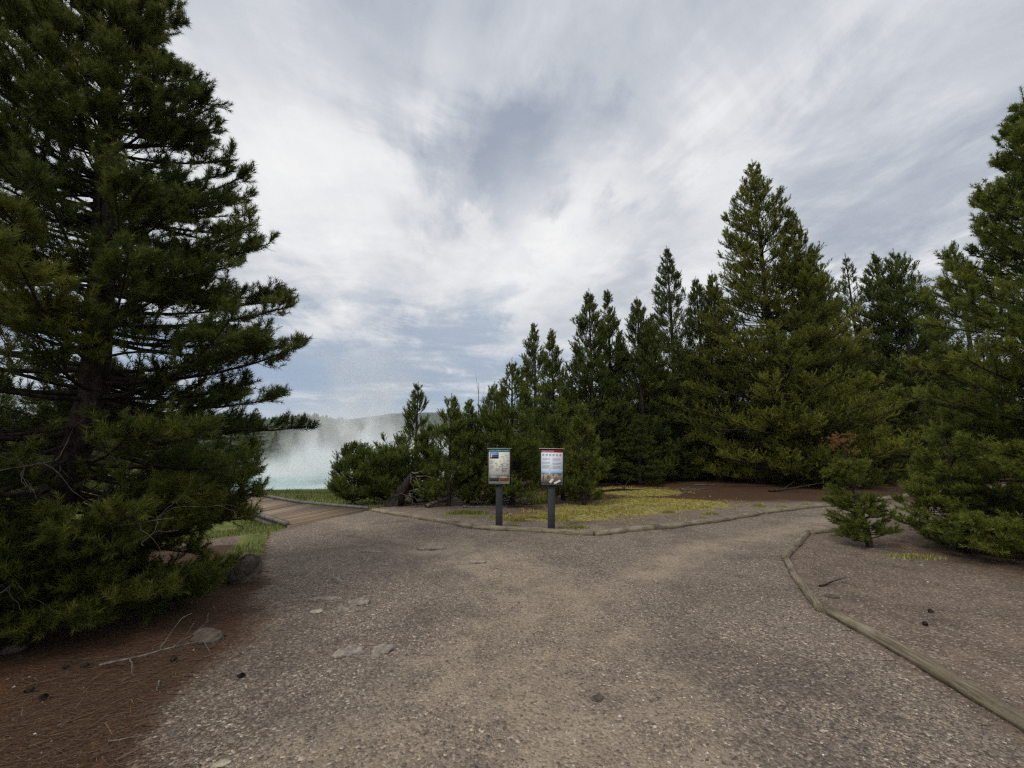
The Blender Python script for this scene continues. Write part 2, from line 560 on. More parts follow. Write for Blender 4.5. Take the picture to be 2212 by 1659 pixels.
# the gravel path: a sheet just above the ground, on the same grid
fin = inpath[quads].sum(1) >= 3
pq = quads[fin]
used, inv = np.unique(pq, return_inverse=True)
pa_ = {k: v[used] for k, v in attrs.items()}
pa_['gravel'] = np.ones(len(used))
pa_['grass'] = pa_['grass'] * 0.6
o = mesh_np('gravel_path', np.stack([gx[used], gy[used], gh[used] + 0.005], 1), inv.reshape(-1, 4), M_ground, attrs=pa_, smooth=True)
tag(o, kind='structure')


def ground_z(x, y):
    """height of the finished surface near the camera"""
    x, y = np.asarray(x, float), np.asarray(y, float)
    return hgt(x, y) + (fbm(x, y, 1.6, 11, 4) - 0.5) * 0.045 + (vnoise(x, y, 4.3, 3) - 0.5) * 0.014


# ------------------------------------------------------------------ loose gravel, litter, grass (uncountable)
rng = np.random.default_rng(7)
M_pebble, n_, o_ = mat_new('loose_stones')
a_ = n_.node('ShaderNodeAttribute', attribute_name='tint')
c_ = n_.ramp(a_.outputs['Fac'], [(0.0, (0.045, 0.04, 0.045)), (0.40, (0.145, 0.125, 0.115)), (0.70, (0.28, 0.235, 0.20)), (0.88, (0.42, 0.365, 0.315)), (1.0, (0.72, 0.67, 0.61))])
p_ = n_.node('ShaderNodeBsdfPrincipled', ins={'Base Color': c_, 'Roughness': 0.75})
p_.inputs['Specular IOR Level'].default_value = 0.35
n_.t.links.new(p_.outputs[0], o_.inputs[0])
octv = np.array([(1, 0, 0), (0, 1, 0), (-1, 0, 0), (0, -1, 0), (0, 0, 1), (0, 0, -.5)], float)
octf = np.array([(0, 1, 4), (1, 2, 4), (2, 3, 4), (3, 0, 4), (1, 0, 5), (2, 1, 5), (3, 2, 5), (0, 3, 5)])


def scatter_stones(name, x, y, size, tint, flat=0.6):
    n = len(x)
    v = octv[None] * rng.uniform(.6, 1.3, (n, 6, 1)) * size[:, None, None]
    v[:, :, 2] *= flat
    th = rng.uniform(0, 6.28, n)
    c, s = np.cos(th)[:, None], np.sin(th)[:, None]
    vx, vy = v[:, :, 0] * c - v[:, :, 1] * s * .75, v[:, :, 0] * s + v[:, :, 1] * c * .75
    z = ground_z(x, y) + size * 0.12
    V = np.stack([vx + x[:, None], vy + y[:, None], v[:, :, 2] + z[:, None]], 2).reshape(-1, 3)
    F = (octf[None] + (np.arange(n) * 6)[:, None, None]).reshape(-1, 3)
    return mesh_np(name, V, F, M_pebble, attrs={'tint': np.repeat(tint, 6)})


def polar_points(n, rmin, rmax, half_deg=58, power=1.0):
    """more points near the camera: even spread in the logarithm of distance"""
    r = np.exp(rng.uniform(math.log(rmin), math.log(rmax), n))
    a = rng.uniform(-R(half_deg), R(half_deg), n)
    return r * np.sin(a), r * np.cos(a)


x, y = polar_points(130000, 1.9, 15.0)
ok = inside(path_poly, x, y)
lit_here = sstep(np.where(ok, -seg_dist(left_edge, x, y), seg_dist(left_edge, x, y)), -0.7, 0.4) * (x < -0.8)
thin = 0.35 + 0.65 * sstep(fbm(x, y, 0.55, 21, 4), 0.62, 0.40)
beh = (~ok) & (y > 8) & (x > -3.6) & (seg_dist(back_edge, x, y) < 1.6)
rt = (~ok) & (x > 2.2) & (y < 9.5)
keep = (ok & (rng.random(len(x)) < thin * (1 - 0.85 * lit_here))) | (beh & (rng.random(len(x)) < .5)) | (rt & (rng.random(len(x)) < .30))
keep |= (~ok) & (x < -1.0) & (y < 7) & (rng.random(len(x)) < 0.06)
x, y = x[keep], y[keep]
size = np.exp(rng.normal(math.log(0.0054), 0.42, len(x)))
size = np.clip(size, 0.003, 0.026)
tint = np.clip(rng.beta(1.5, 2.2, len(x)) * 1.0 + (rng.random(len(x)) < 0.10) * 0.45, 0, 1)
o = scatter_stones('loose_gravel', x, y, size, tint)
tag(o, 'loose grey and pale crushed stones strewn over the path', 'gravel', kind='stuff')

# fallen needles on the left and under the trees
x, y = polar_points(90000, 1.9, 9.0)
tl = np.hypot((x + 4.4) / 1.15, y - 3.6)
sd_ = np.where(inside(path_poly, x, y), -seg_dist(left_edge, x, y), seg_dist(left_edge, x, y))
pr = np.maximum(sstep(tl, 2.6, 1.4), sstep(sd_, -0.8, 0.4)) * (x < -0.8) * (y < 7.5)
keep = rng.random(len(x)) < pr
x, y = x[keep], y[keep]
n = len(x)
th = rng.normal(0.45, 0.7, n)
ln = rng.uniform(.025, .06, n)
wd = rng.uniform(.0012, .0024, n)
big_ = rng.random(n) < .007                       # broken twigs among the needles
ln = np.where(big_, ln * rng.uniform(1.2, 3.2, n), ln)
wd = np.where(big_, wd * 2.2, wd)
z = ground_z(x, y) + rng.uniform(.002, .016, n)
dx, dy = np.cos(th), np.sin(th)
V = np.stack([np.stack([x - dx * ln - dy * wd, y - dy * ln + dx * wd, z], 1), np.stack([x - dx * ln + dy * wd, y - dy * ln - dx * wd, z], 1),
              np.stack([x + dx * ln, y + dy * ln, z + rng.uniform(-.006, .012, n)], 1)], 1).reshape(-1, 3)
M_litter, n_, o_ = mat_new('fallen_needles')
a_ = n_.node('ShaderNodeAttribute', attribute_name='tint')
c_ = n_.ramp(a_.outputs['Fac'], [(0.0, (0.032, 0.019, 0.012)), (0.5, (0.105, 0.058, 0.030)), (0.85, (0.18, 0.115, 0.064)), (1.0, (0.30, 0.22, 0.13))])
p_ = n_.node('ShaderNodeBsdfPrincipled', ins={'Base Color': c_, 'Roughness': 0.8})
n_.t.links.new(p_.outputs[0], o_.inputs[0])
o = mesh_np('pine_needle_litter', V, np.arange(n * 3).reshape(-1, 3), M_litter, attrs={'tint': np.repeat(np.where(big_, .80, rng.beta(2, 2.4, n)), 3)})
tag(o, 'rusty brown fallen pine needles under the big left pine', 'needle litter', kind='stuff')

M_grass, n_, o_ = mat_new('grass_blades')
a_ = n_.node('ShaderNodeAttribute', attribute_name='tint')
c_ = n_.ramp(a_.outputs['Fac'], [(0.0, (0.055, 0.078, 0.016)), (0.55, (0.145, 0.170, 0.034)), (0.85, (0.26, 0.26, 0.06)), (1.0, (0.36, 0.31, 0.12))])
p_ = n_.node('ShaderNodeBsdfPrincipled', ins={'Base Color': c_, 'Roughness': 0.6})
n_.t.links.new(p_.outputs[0], o_.inputs[0])


def blades(name, x, y, h, w, tint, mat, parent=None, origin=None):
    n = len(x)
    z = ground_z(x, y)
    th = rng.uniform(0, 6.28, n)
    lx, ly = rng.normal(0, .35, n) * h, rng.normal(0, .35, n) * h
    cx, cy = np.cos(th) * w, np.sin(th) * w
    V = np.stack([np.stack([x - cx, y - cy, z - .01], 1), np.stack([x + cx, y + cy, z - .01], 1), np.stack([x + lx, y + ly, z + h], 1)], 1).reshape(-1, 3)
    if origin is not None:
        V = V - np.array(origin)
    return mesh_np(name, V, np.arange(n * 3).reshape(-1, 3), mat, parent, attrs={'tint': np.repeat(np.clip(tint, 0, 1), 3)}, loc=origin)


# boardwalk rails (needed to keep the grass off the deck)
far_rail = np.array([E2, G(680, 1088.5, .10), G(560, 1068, .08), (-14.0, 19.2), (-20, 23.5)])
near_rail = np.array([E1, G(545, 1113), (-8.0, 12.1), (-12.4, 16.4), (-18.6, 20.9)])
walk_poly = np.concatenate([far_rail, near_rail[::-1]])

x = np.concatenate([rng.uniform(-26, -3.0, 60000), rng.uniform(-8.5, -3.2, 20000), rng.uniform(-24, -8, 22000)])
y = np.concatenate([rng.uniform(11, 31, 60000), rng.uniform(6.2, 12, 20000), rng.uniform(26.5, 31, 22000)])
dp = np.hypot((x - POOL[0]) / 13.5, (y - POOL[1]) / 9.0)
ok = (~inside(walk_poly, x, y)) & (~inside(path_poly, x, y)) & (dp > 1.06) & (x < -3.6 - 0.15 * (y - 11) + 2.4 * (y < 11) * 0 + 0.0)
ok &= (fbm(x, y, 0.6, 4, 3) > 0.36)
ok &= ~((y < 7.0) & (x > -3.9))
ok &= (y > 11.2) | (seg_dist(left_edge, x, y) < .75) | ((y > 8.2) & (x < -5.2))
x, y = x[ok], y[ok]
hh = rng.uniform(.05, .16, len(x)) * (0.6 + 0.9 * fbm(x, y, 0.9, 8, 3))
hh[y > 26] *= 1.9
hh[y < 11.2] *= .6
o = blades('grass', x, y, hh, np.where(y > 14, .014, .007), rng.beta(2, 2, len(x)) * .8 + .35 * (fbm(x, y, .5, 9, 3) - .3), M_grass)
tag(o, 'green meadow grass beside the boardwalk down to the pool', 'grass', kind='stuff')

# moss carpet behind the edging logs
M_moss, n_, o_ = mat_new('moss_tips')
a_ = n_.node('ShaderNodeAttribute', attribute_name='tint')
c_ = n_.ramp(a_.outputs['Fac'], [(0.0, (0.08, 0.05, 0.016)), (0.5, (0.27, 0.235, 0.050)), (1.0, (0.50, 0.45, 0.11))])
p_ = n_.node('ShaderNodeBsdfPrincipled', ins={'Base Color': c_, 'Roughness': 0.8})
n_.t.links.new(p_.outputs[0], o_.inputs[0])
xx, yy = [], []
for c, rx, ry in moss_c:
    q = rng.normal(0, .55, (9000, 2))
    xx.append(c[0] + q[:, 0] * rx)
    yy.append(c[1] + q[:, 1] * ry)
x, y = np.concatenate(xx), np.concatenate(yy)
ok = (~inside(path_poly, x, y)) & (seg_dist(back_edge, x, y) > .3) & (fbm(x, y * 1.6, 1.5, 14, 4) > .50) & (x > -.6)
x, y = x[ok], y[ok]
o = blades('moss_carpet', x, y, rng.uniform(.012, .045, len(x)), .016, rng.beta(2.2, 1.8, len(x)), M_moss)
tag(o, 'yellow green moss carpet behind the edging logs', 'moss', kind='stuff')

# ------------------------------------------------------------------ hills, far forest, pool
M_hill, n_, o_ = mat_new('forested_hill')
g_ = n_.node('ShaderNodeNewGeometry')
f_ = n_.noise(g_.outputs['Position'], 0.02, 8, 0.7)
c_ = n_.mix(n_.smooth(f_, .38, .62), (0.022, 0.034, 0.016), (0.062, 0.078, 0.032))
p_ = n_.node('ShaderNodeBsdfPrincipled', ins={'Base Color': c_, 'Roughness': 0.95})
n_.t.links.new(p_.outputs[0], o_.inputs[0])


def ridge(name, Y, prof, depth, seed, rough=1.0):
    """prof: [(px, py)] skyline on the photo grid at distance Y"""
    px = np.array([p[0] for p in prof], float)
    pts = np.array([at_depth(p[0], p[1], Y) for p in prof])
    X = np.linspace(pts[0, 0], pts[-1, 0], 260)
    Zt = np.interp(X, pts[:, 0], pts[:, 2])
    s = np.linspace(-1, 1, 33)
    V = []
    for q in s:
        k = (1 - abs(q) ** 1.5)
        yy = Y + q * depth + 30 * (fbm(X, X * 0 + q * 900, .004, seed) - .5)
        zz = -2.0 + (Zt + 2.0) * k + rough * (fbm(X, X * 0 + q * depth, .03, seed + 5, 4) - .5) * 9 * k
        V.append(np.stack([X, yy, zz], 1))
    V = np.concatenate(V)
    n = len(X)
    ii = (np.arange(len(s) - 1)[:, None] * n + np.arange(n - 1)[None, :]).ravel()
    o = mesh_np(name, V, np.stack([ii, ii + 1, ii + n + 1, ii + n], 1), M_hill, smooth=True)
    tag(o, kind='structure')
    return V


ridge('hills', 2600, [(-900, 925), (300, 915), (640, 915), (760, 906), (850, 894), (935, 891), (1060, 897), (1300, 915), (2000, 930), (3000, 940)], 700, 3)
hv = ridge('forested_hills', 900, [(-900, 930), (200, 915), (520, 910), (640, 905), (690, 899), (735, 908), (800, 922), (900, 930), (1100, 935), (1700, 945), (2600, 950)], 330, 8, .7)

# conifers standing on the slopes: far wood, one mass
px_ = rng.uniform(-1300, 500, 16000)
idx = rng.integers(0, len(hv), 16000)
sel = (hv[idx, 1] < 930) & (hv[idx, 0] > -1300) & (hv[idx, 0] < 400)
b = hv[idx[sel]] + np.stack([rng.uniform(-8, 8, sel.sum()), rng.uniform(-10, 10, sel.sum()), np.zeros(sel.sum())], 1)
H_ = rng.uniform(4, 8.5, len(b))
W_ = H_ * rng.uniform(.26, .42, len(b))
k6 = np.linspace(0, 2 * np.pi, 6)[:-1]
ringv = np.stack([np.cos(k6), np.sin(k6), k6 * 0], 1)
V = np.concatenate([b[:, None, :] + ringv[None] * W_[:, None, None] - np.array((0, 0, 1.0)), (b + np.stack([H_ * 0, H_ * 0, H_], 1))[:, None, :]], 1).reshape(-1, 3)
F = np.array([(i, (i + 1) % 5, 5) for i in range(5)])
F = (F[None] + (np.arange(len(b)) * 6)[:, None, None]).reshape(-1, 3)
o = mesh_np('far_forest', V, F, M_needle, attrs={'tint': np.repeat(rng.uniform(0.1, .75, len(b)), 6)})
tag(o, 'distant conifer forest covering the low hills', 'forest', kind='stuff')

M_pool, n_, o_ = mat_new('milky_hot_water')
g_ = n_.node('ShaderNodeNewGeometry')
f_ = n_.noise(g_.outputs['Position'], .35, 5, .6)
c_ = n_.mix(n_.smooth(f_, .35, .65), (0.33, 0.52, 0.48), (0.52, 0.64, 0.60))
p_ = n_.node('ShaderNodeBsdfPrincipled', ins={'Base Color': c_, 'Roughness': 0.22})
b_ = n_.node('ShaderNodeBump', ins={'Height': n_.noise(g_.outputs['Position'], 2.5, 4, .6), 'Strength': .25, 'Distance': .05})
n_.set(p_.inputs['Normal'], b_.outputs[0])
n_.t.links.new(p_.outputs[0], o_.inputs[0])
th = np.linspace(0, 2 * np.pi, 97)[:-1]
rr = 1 + .07 * np.sin(th * 3 + 1) + .05 * np.sin(th * 5) + .03 * np.sin(th * 11)
pz = -1.25 + 0.05
V = np.concatenate([[(POOL[0], POOL[1], pz)], np.stack([POOL[0] + np.cos(th) * 12.9 * rr, POOL[1] + np.sin(th) * 8.3 * rr, th * 0 + pz], 1)])
F = np.array([(0, 1 + i, 1 + (i + 1) % 96) for i in range(96)])
o = mesh_np('hot_spring_water', V, F, M_pool)
tag(o, kind='structure')

# steam: one drifting body of vapour over the pool
M_steam, n_, o_ = mat_new('steam')
g_ = n_.node('ShaderNodeNewGeometry')
P = g_.outputs['Position']
sp = n_.node('ShaderNodeSeparateXYZ', ins={0: P})
zz = n_.math('SUBTRACT', sp.outputs[2], -1.2)
wv = n_.node('ShaderNodeTexNoise', ins={'Vector': P, 'Scale': 0.16, 'Detail': 2.0})
wp = n_.vmath('ADD', P, n_.vmath('MULTIPLY', n_.vmath('SUBTRACT', wv.outputs['Color'], (.5, .5, .5)), (7, 7, 5)))
nz1 = n_.noise(n_.vmath('MULTIPLY', wp, (1, 1, .8)), .30, 5, .62)
# centre line drifts to the right as the plume rises, then straight up
cxl = n_.math('ADD', -15.5, n_.math('MULTIPLY', n_.smooth(zz, 0, 9), 1.2))
dxn = n_.math('SUBTRACT', sp.outputs[0], cxl)
# low bank: wide; plume: narrow
btop = n_.math('ADD', 2.3, n_.math('MULTIPLY', n_.smooth(dxn, -9.0, 1.0), 3.6))
bank = n_.math('MULTIPLY', n_.smooth(n_.math('ABSOLUTE', dxn), 11.0, 4.0), n_.smooth(n_.math('DIVIDE', zz, btop), 1.0, .08))
plume = n_.math('MULTIPLY', n_.smooth(n_.math('ABSOLUTE', n_.math('ADD', dxn, n_.math('MULTIPLY', n_.math('SUBTRACT', n_.noise(n_.vmath('MULTIPLY', P, (.5, .5, 1)), .22, 3, .6), .5), 9.0))), 5.0, .0), n_.smooth(zz, 17.0, 1.0))
fy = n_.smooth(n_.math('ABSOLUTE', n_.math('SUBTRACT', sp.outputs[1], 40.0)), 9.5, 3.0)
body = n_.math('ADD', n_.math('MULTIPLY', bank, 1.0), n_.math('MULTIPLY', plume, .42))
body = n_.math('MULTIPLY', body, fy)
dn = n_.math('MULTIPLY', body, n_.smooth(nz1, .40, .68))
dn = n_.math('MULTIPLY', dn, n_.smooth(zz, .0, 1.5, .10, 1.0))
pv = n_.node('ShaderNodeVolumePrincipled', ins={'Color': (1, 1, 1), 'Density': n_.math('MULTIPLY', dn, 1.05), 'Anisotropy': .2})
n_.t.links.new(pv.outputs[0], o_.inputs['Volume'])


def box_mesh(name, lo, hi, mat, parent=None):
    x0, y0, z0 = lo
    x1, y1, z1 = hi
    V = np.array([(x0, y0, z0), (x1, y0, z0), (x1, y1, z0), (x0, y1, z0), (x0, y0, z1), (x1, y0, z1), (x1, y1, z1), (x0, y1, z1)], float)
    F = np.array([(0, 3, 2, 1), (4, 5, 6, 7), (0, 1, 5, 4), (1, 2, 6, 5), (2, 3, 7, 6), (3, 0, 4, 7)])
    return mesh_np(name, V, F, mat, parent)


o = box_mesh('steam', (-29, 30, -1.15), (-2.5, 50, 16.0), M_steam)
tag(o, 'white steam drifting up from the turquoise pool', 'steam', kind='stuff')

# ------------------------------------------------------------------ pines
UP = np.array((0.0, 0.0, 1.0))


def needles(P, D, L, n, nl, nw, ang, rg, tint):
    """bottlebrush needles along segments"""
    n = np.maximum(n.astype(int), 1)
    idx = np.repeat(np.arange(len(P)), n)
    m = len(idx)
    D_ = D[idx]
    ref = np.where(np.abs(D_[:, 2:3]) > .9, np.array((1.0, 0, 0)), UP)
    A = np.cross(D_, ref)
    A /= np.linalg.norm(A, axis=1, keepdims=True) + 1e-9
    B = np.cross(D_, A)
    ph = rg.uniform(0, 2 * np.pi, (m, 1))
    a = rg.normal(ang, .22, (m, 1))
    dn = D_ * np.cos(a) + (A * np.cos(ph) + B * np.sin(ph)) * np.sin(a)
    t = rg.random((m, 1)) ** .85
    base = P[idx] + D_ * (L[idx][:, None] * t)
    sd = np.cross(dn, rg.normal(0, 1, (m, 3)))
    sd /= np.linalg.norm(sd, axis=1, keepdims=True) + 1e-9
    ln = nl * rg.uniform(.65, 1.15, (m, 1))
    V = np.stack([base - sd * nw * .5, base + sd * nw * .5, base + dn * ln], 1).reshape(-1, 3)
    tt = np.clip(tint[idx] + rg.normal(0, .06, m), 0, .93)
    return V, np.repeat(tt, 3)


def pine(name, loc, H, prof, seed, label, mat=M_needle, group=None, zb=0.3, dz=.33, nb=5, twig=6.0, shoots=4, shoot_len=.16, nl=.055, nw=.006,
         dens=200, el=(8, 56), trunk_r=None, lean=None, tint0=.38, bark=None, rz=0.0, brown=False, sparse=1.0, cat='pine tree', deadtop=0.0, curl=.32, rag=.12, low_extra=0, ang=.62, inner=.4, front=None, kind_name='pine_tree'):
    rg = np.random.default_rng(seed)
    root = empty(name=kind_name, loc=loc, rz=rz)
    tag(root, label, cat, group)
    pz_ = np.array([p[0] for p in prof], float)
    pr_ = np.array([p[1] for p in prof], float)
    rmax = pr_.max()
    trunk_r = trunk_r or (0.011 * H + .02)
    lean = lean or [(0, 0, 0), (H, 0, 0)]
    lz = np.array([p[0] for p in lean], float)
    lx = np.array([p[1] for p in lean], float)
    ly = np.array([p[2] for p in lean], float)

    def axis(z):
        return np.stack([np.interp(z, lz, lx), np.interp(z, lz, ly), z], -1)
    # whorls
    z, zs = zb, []
    while z < H * .985:
        r = np.interp(z, pz_, pr_)
        k = nb + rg.integers(-1, 2)
        zs += list(z + rg.uniform(-.35, .35, max(k, 2)) * dz)
        z += dz * (0.45 + .55 * min(1.0, r / rmax + .15)) * rg.uniform(.8, 1.2)
    zs = np.array(zs)
    zs = zs[(zs > zb * .6) & (zs < H * .99)]
    zs = zs[rg.random(len(zs)) < sparse]
    if low_extra:
        zs = np.concatenate([zs, rg.uniform(.12, 1.1, low_extra)])
    B = len(zs)
    az = rg.uniform(0, 2 * np.pi, B)
    rz_ = np.interp(zs, pz_, pr_)
    small = np.clip(.42 + .58 * rz_ / (.45 * rmax), .42, 1.0)      # finer shoots towards the tip
    Lh = np.maximum(rz_ - .55 * shoot_len * small, .05) * (0.72 + .36 * rg.random(B)) + .02
    Lh *= 1 + .12 * np.sin(az * 2 + seed) + .10 * np.sin(az * 3 + zs * 1.3 + seed)
    Lh *= np.clip(1 + rg.normal(0, rag, B), .45, 1.5)
    Lh = np.minimum(Lh, np.maximum(rz_ * (1.0 + rag) - .35 * shoot_len * small, .06))
    f = np.clip(zs / H, 0, 1)
    elv = np.radians((np.interp(f, (0, .18, .42, 1), el) if len(el) == 4 else el[0] + (el[1] - el[0]) * f ** 2.0) + rg.normal(0, 7, B))
    te = np.tan(np.clip(elv, -.5, 1.25))
    z0 = np.clip(zs - Lh * te * .75, .12, H * .985)
    out = np.stack([np.cos(az), np.sin(az), az * 0], 1)
    sidev = np.stack([-np.sin(az), np.cos(az), az * 0], 1)
    wob = rg.normal(0, .12, B)
    base = axis(z0)
    base[:, 2] = z0

    def bpos(i, s):
        h = Lh[i] * s
        return (base[i] + out[i] * h[:, None] + sidev[i] * (h * wob[i] * s)[:, None] + UP * (h * te[i] + curl * Lh[i] * (s * s - s))[:, None])
    K = 6
    s = np.linspace(0, 1, K)
    bi = np.repeat(np.arange(B), K)
    Pb = bpos(bi, np.tile(s, B)).reshape(B, K, 3)
    gzf = 0.04 + 0 * Pb[:, :, 2]
    Pb[:, :, 2] = np.maximum(Pb[:, :, 2], gzf)
    br = np.clip(.012 * Lh + .006, .004, .05)[:, None] * (1 - .8 * s)[None, :]
    bv, bf = tubes(Pb, br, 5)
    # trunk
    K2 = 14
    tz = np.linspace(-.15, H, K2)
    Pt = axis(tz)[None]
    rt_ = trunk_r * (1 - np.clip(tz / H, 0, 1)) ** .8 + .008
    rt_[:2] *= (1.35, 1.12)
    tv, tf = tubes(Pt, rt_[None], 10)
    # twigs
    nt = np.maximum((Lh * twig).astype(int) + 2, 2)
    ti = np.repeat(np.arange(B), nt)
    T = len(ti)
    ts = .16 + .84 * rg.random(T) ** .75
    tb = bpos(ti, ts)
    th = np.radians(rg.uniform(22, 72, T)) * np.where(rg.random(T) < .5, -1, 1)
    tdir = out[ti] * np.cos(th)[:, None] + sidev[ti] * np.sin(th)[:, None] + UP * (te[ti] * .6 + rg.normal(.16, .28, T))[:, None]
    tdir /= np.linalg.norm(tdir, axis=1, keepdims=True)
    tl = (shoot_len * .9 * small[ti] + .34 * Lh[ti] * (1.02 - ts)) * rg.uniform(.55, 1.15, T)
    tl = np.minimum(tl, .9)
    tmid = tb + tdir * (tl * .55)[:, None]
    tend = tb + tdir * tl[:, None] + UP * (tl * .14)[:, None]
    tb[:, 2] = np.maximum(tb[:, 2], .05)
    tmid[:, 2] = np.maximum(tmid[:, 2], .06)
    tend[:, 2] = np.maximum(tend[:, 2], .06)
    wv_, wf_ = tubes(np.stack([tb, tmid, tend], 1), np.clip(.006 * tl + .003, .003, .012)[:, None] * np.array((1, .7, .35))[None], 3)
    wood_v, wood_f = join([(tv, tf), (bv, bf), (wv_, wf_)])
    mesh_np('trunk', wood_v, wood_f, bark or M_bark, root, smooth=True)
    # foliage segments: twigs, side shoots, branch ends, leader
    btint = rg.normal(0, .13, B)
    live = (rg.random(T) < .88) & ((ts > .34) | (rg.random(T) < inner))
    segP, segD, segL, segT = [], [], [], []
    sgl = tend - tb
    sl = np.linalg.norm(sgl, axis=1)
    sgd = sgl / (sl[:, None] + 1e-9)
    segP.append((tb + sgl * .25)[live]); segD.append(sgd[live]); segL.append((sl * .75)[live]); segT.append((tint0 - .12 + btint[ti] + rg.normal(0, .08, T))[live])  # older needles, tinted darker so the painted lit tips stand out
    si = np.repeat(np.nonzero(live)[0], shoots)
    S_ = len(si)
    sp_ = rg.uniform(.25, 1.0, S_)
    sP = tb[si] + sgl[si] * sp_[:, None]
    sD = sgd[si] * .55 + rg.normal(0, .34, (S_, 3)) + UP * (.45 + .5 * f[ti[si]])[:, None]
    sD /= np.linalg.norm(sD, axis=1, keepdims=True)
    sL = shoot_len * small[ti[si]] * rg.uniform(.6, 1.2, S_)
    segP.append(sP); segD.append(sD); segL.append(sL); segT.append(tint0 + .16 + btint[ti[si]] + rg.normal(0, .15, S_))  # paler than twigs: new growth, and light on the tips put into the colour
    n_tw = live.sum()
    eb = Pb[:, -3]
    ee = Pb[:, -1] - eb
    el_ = np.linalg.norm(ee, axis=1)
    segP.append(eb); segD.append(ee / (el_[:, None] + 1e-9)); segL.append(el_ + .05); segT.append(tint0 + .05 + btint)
    ltop = axis(np.array([H * .97]))[0]
    lead = np.repeat(ltop[None], 5, 0)
    ld = np.array([(0, 0, 1), (.4, .1, .8), (-.35, .2, .8), (0, -.4, .8), (.1, .4, .8)], float)
    ld /= np.linalg.norm(ld, axis=1, keepdims=True)
    segP.append(lead); segD.append(ld); segL.append(np.array((H * .03 + .2, .1, .1, .1, .1))); segT.append(np.full(5, tint0 + .2))
    P_, D_, L_, T_ = map(np.concatenate, (segP, segD, segL, segT))
    P_[:, 2] = np.maximum(P_[:, 2], .05)
    if deadtop:
        ok = P_[:, 2] < H * deadtop
        P_, D_, L_, T_ = P_[ok], D_[ok], L_[ok], T_[ok]
    dn_ = np.full(len(P_), float(dens))
    dn_[:n_tw] *= .6
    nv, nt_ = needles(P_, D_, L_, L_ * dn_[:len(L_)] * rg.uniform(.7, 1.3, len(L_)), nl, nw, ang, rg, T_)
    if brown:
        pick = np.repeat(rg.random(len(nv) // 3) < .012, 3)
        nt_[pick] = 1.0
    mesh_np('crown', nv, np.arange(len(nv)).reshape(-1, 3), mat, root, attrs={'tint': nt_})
    return root, len(nv) // 3


TRI = 0


def pine_px(Y, apx, apy, prof, seed, label, base=None, **kw):
    """a pine whose tip and half-widths were measured on the photo, standing at distance Y"""
    global TRI
    tip = at_depth(apx, apy, Y)
    g = gz((tip[0], Y))
    H = tip[2] - g
    pl = []
    for (py, hw) in prof:
        q = at_depth(apx, py, Y)
        t = np.linalg.norm(q - np.array((0, 0, CAM_Z))) / np.linalg.norm(ray(apx, py))
        pl.append((q[2] - g, hw / FPX * t))
    pl = [(H, .04)] + pl + [(0.0, pl[-1][1] * .8)]
    pl = sorted(pl)
    loc = (tip[0], Y, g)
    r, n = pine(label, loc, H, pl, seed, label, **kw)
    TRI += n
    return r


# --- the big pine by the camera on the left
g0 = gz((-4.75, 4.25))
root, n = pine('', (-4.75, 4.25, g0), 10.2,
               [(0, 1.45), (.3, 1.5), (.85, 1.56), (1.5, 1.84), (1.9, 2.02), (2.5, 1.98), (3.2, 1.74), (4.0, 1.5), (5.2, 1.22), (6.2, .88), (7.1, .62), (8.5, .4), (10.2, .05)],
               101, 'tall dark pine with long boughs beside the camera, left of the boardwalk', mat=M_needle_blue, zb=.25, dz=.175, nb=7, twig=12, shoots=6, low_extra=46, inner=.75, ang=.74,
               shoot_len=.135, nl=.066, nw=.006, dens=360, el=(-10, 2, 14, 60), rag=.08, trunk_r=.14, lean=[(0, 0, 0), (.55, .08, 0), (1.3, .20, 0), (2.0, .40, 0), (3.5, .26, 0), (6, -.05, 0), (10.2, -.3, 0)],
               tint0=.42, brown=True)
TRI += n
big_left = root

# --- the tall pine at the right edge and the young one under it
root, n = pine('', (8.75, 6.15, gz((8.75, 6.15))), 7.6,
               [(0, 1.8), (.6, 2.05), (1.2, 2.1), (1.9, 2.0), (2.6, 1.95), (3.6, 1.75), (4.6, 1.35), (5.6, .9), (6.6, .48), (7.6, .05)],
               102, 'tall broad pine behind the gravel bank, rising out of the right picture edge', zb=.4, dz=.20, nb=7, twig=10, shoots=5,
               shoot_len=.17, nl=.07, nw=.009, dens=230, el=(-8, 4, 20, 60), low_extra=40, inner=.6, ang=.72, trunk_r=.14, tint0=.56)
TRI += n
p = G(2082, 1192)
root, n = pine('', (p[0], p[1], gz(p)), 2.0,
               [(0, .62), (.3, .74), (.8, .66), (1.3, .45), (1.7, .28), (2.0, .05)],
               103, 'low bushy young pine with visible dark stem under the tall right pine', zb=.22, dz=.17, nb=6, twig=12, shoots=5,
               shoot_len=.14, nl=.06, nw=.008, dens=240, el=(8, 50), trunk_r=.06, low_extra=14, ang=.72, tint0=.56)
TRI += n

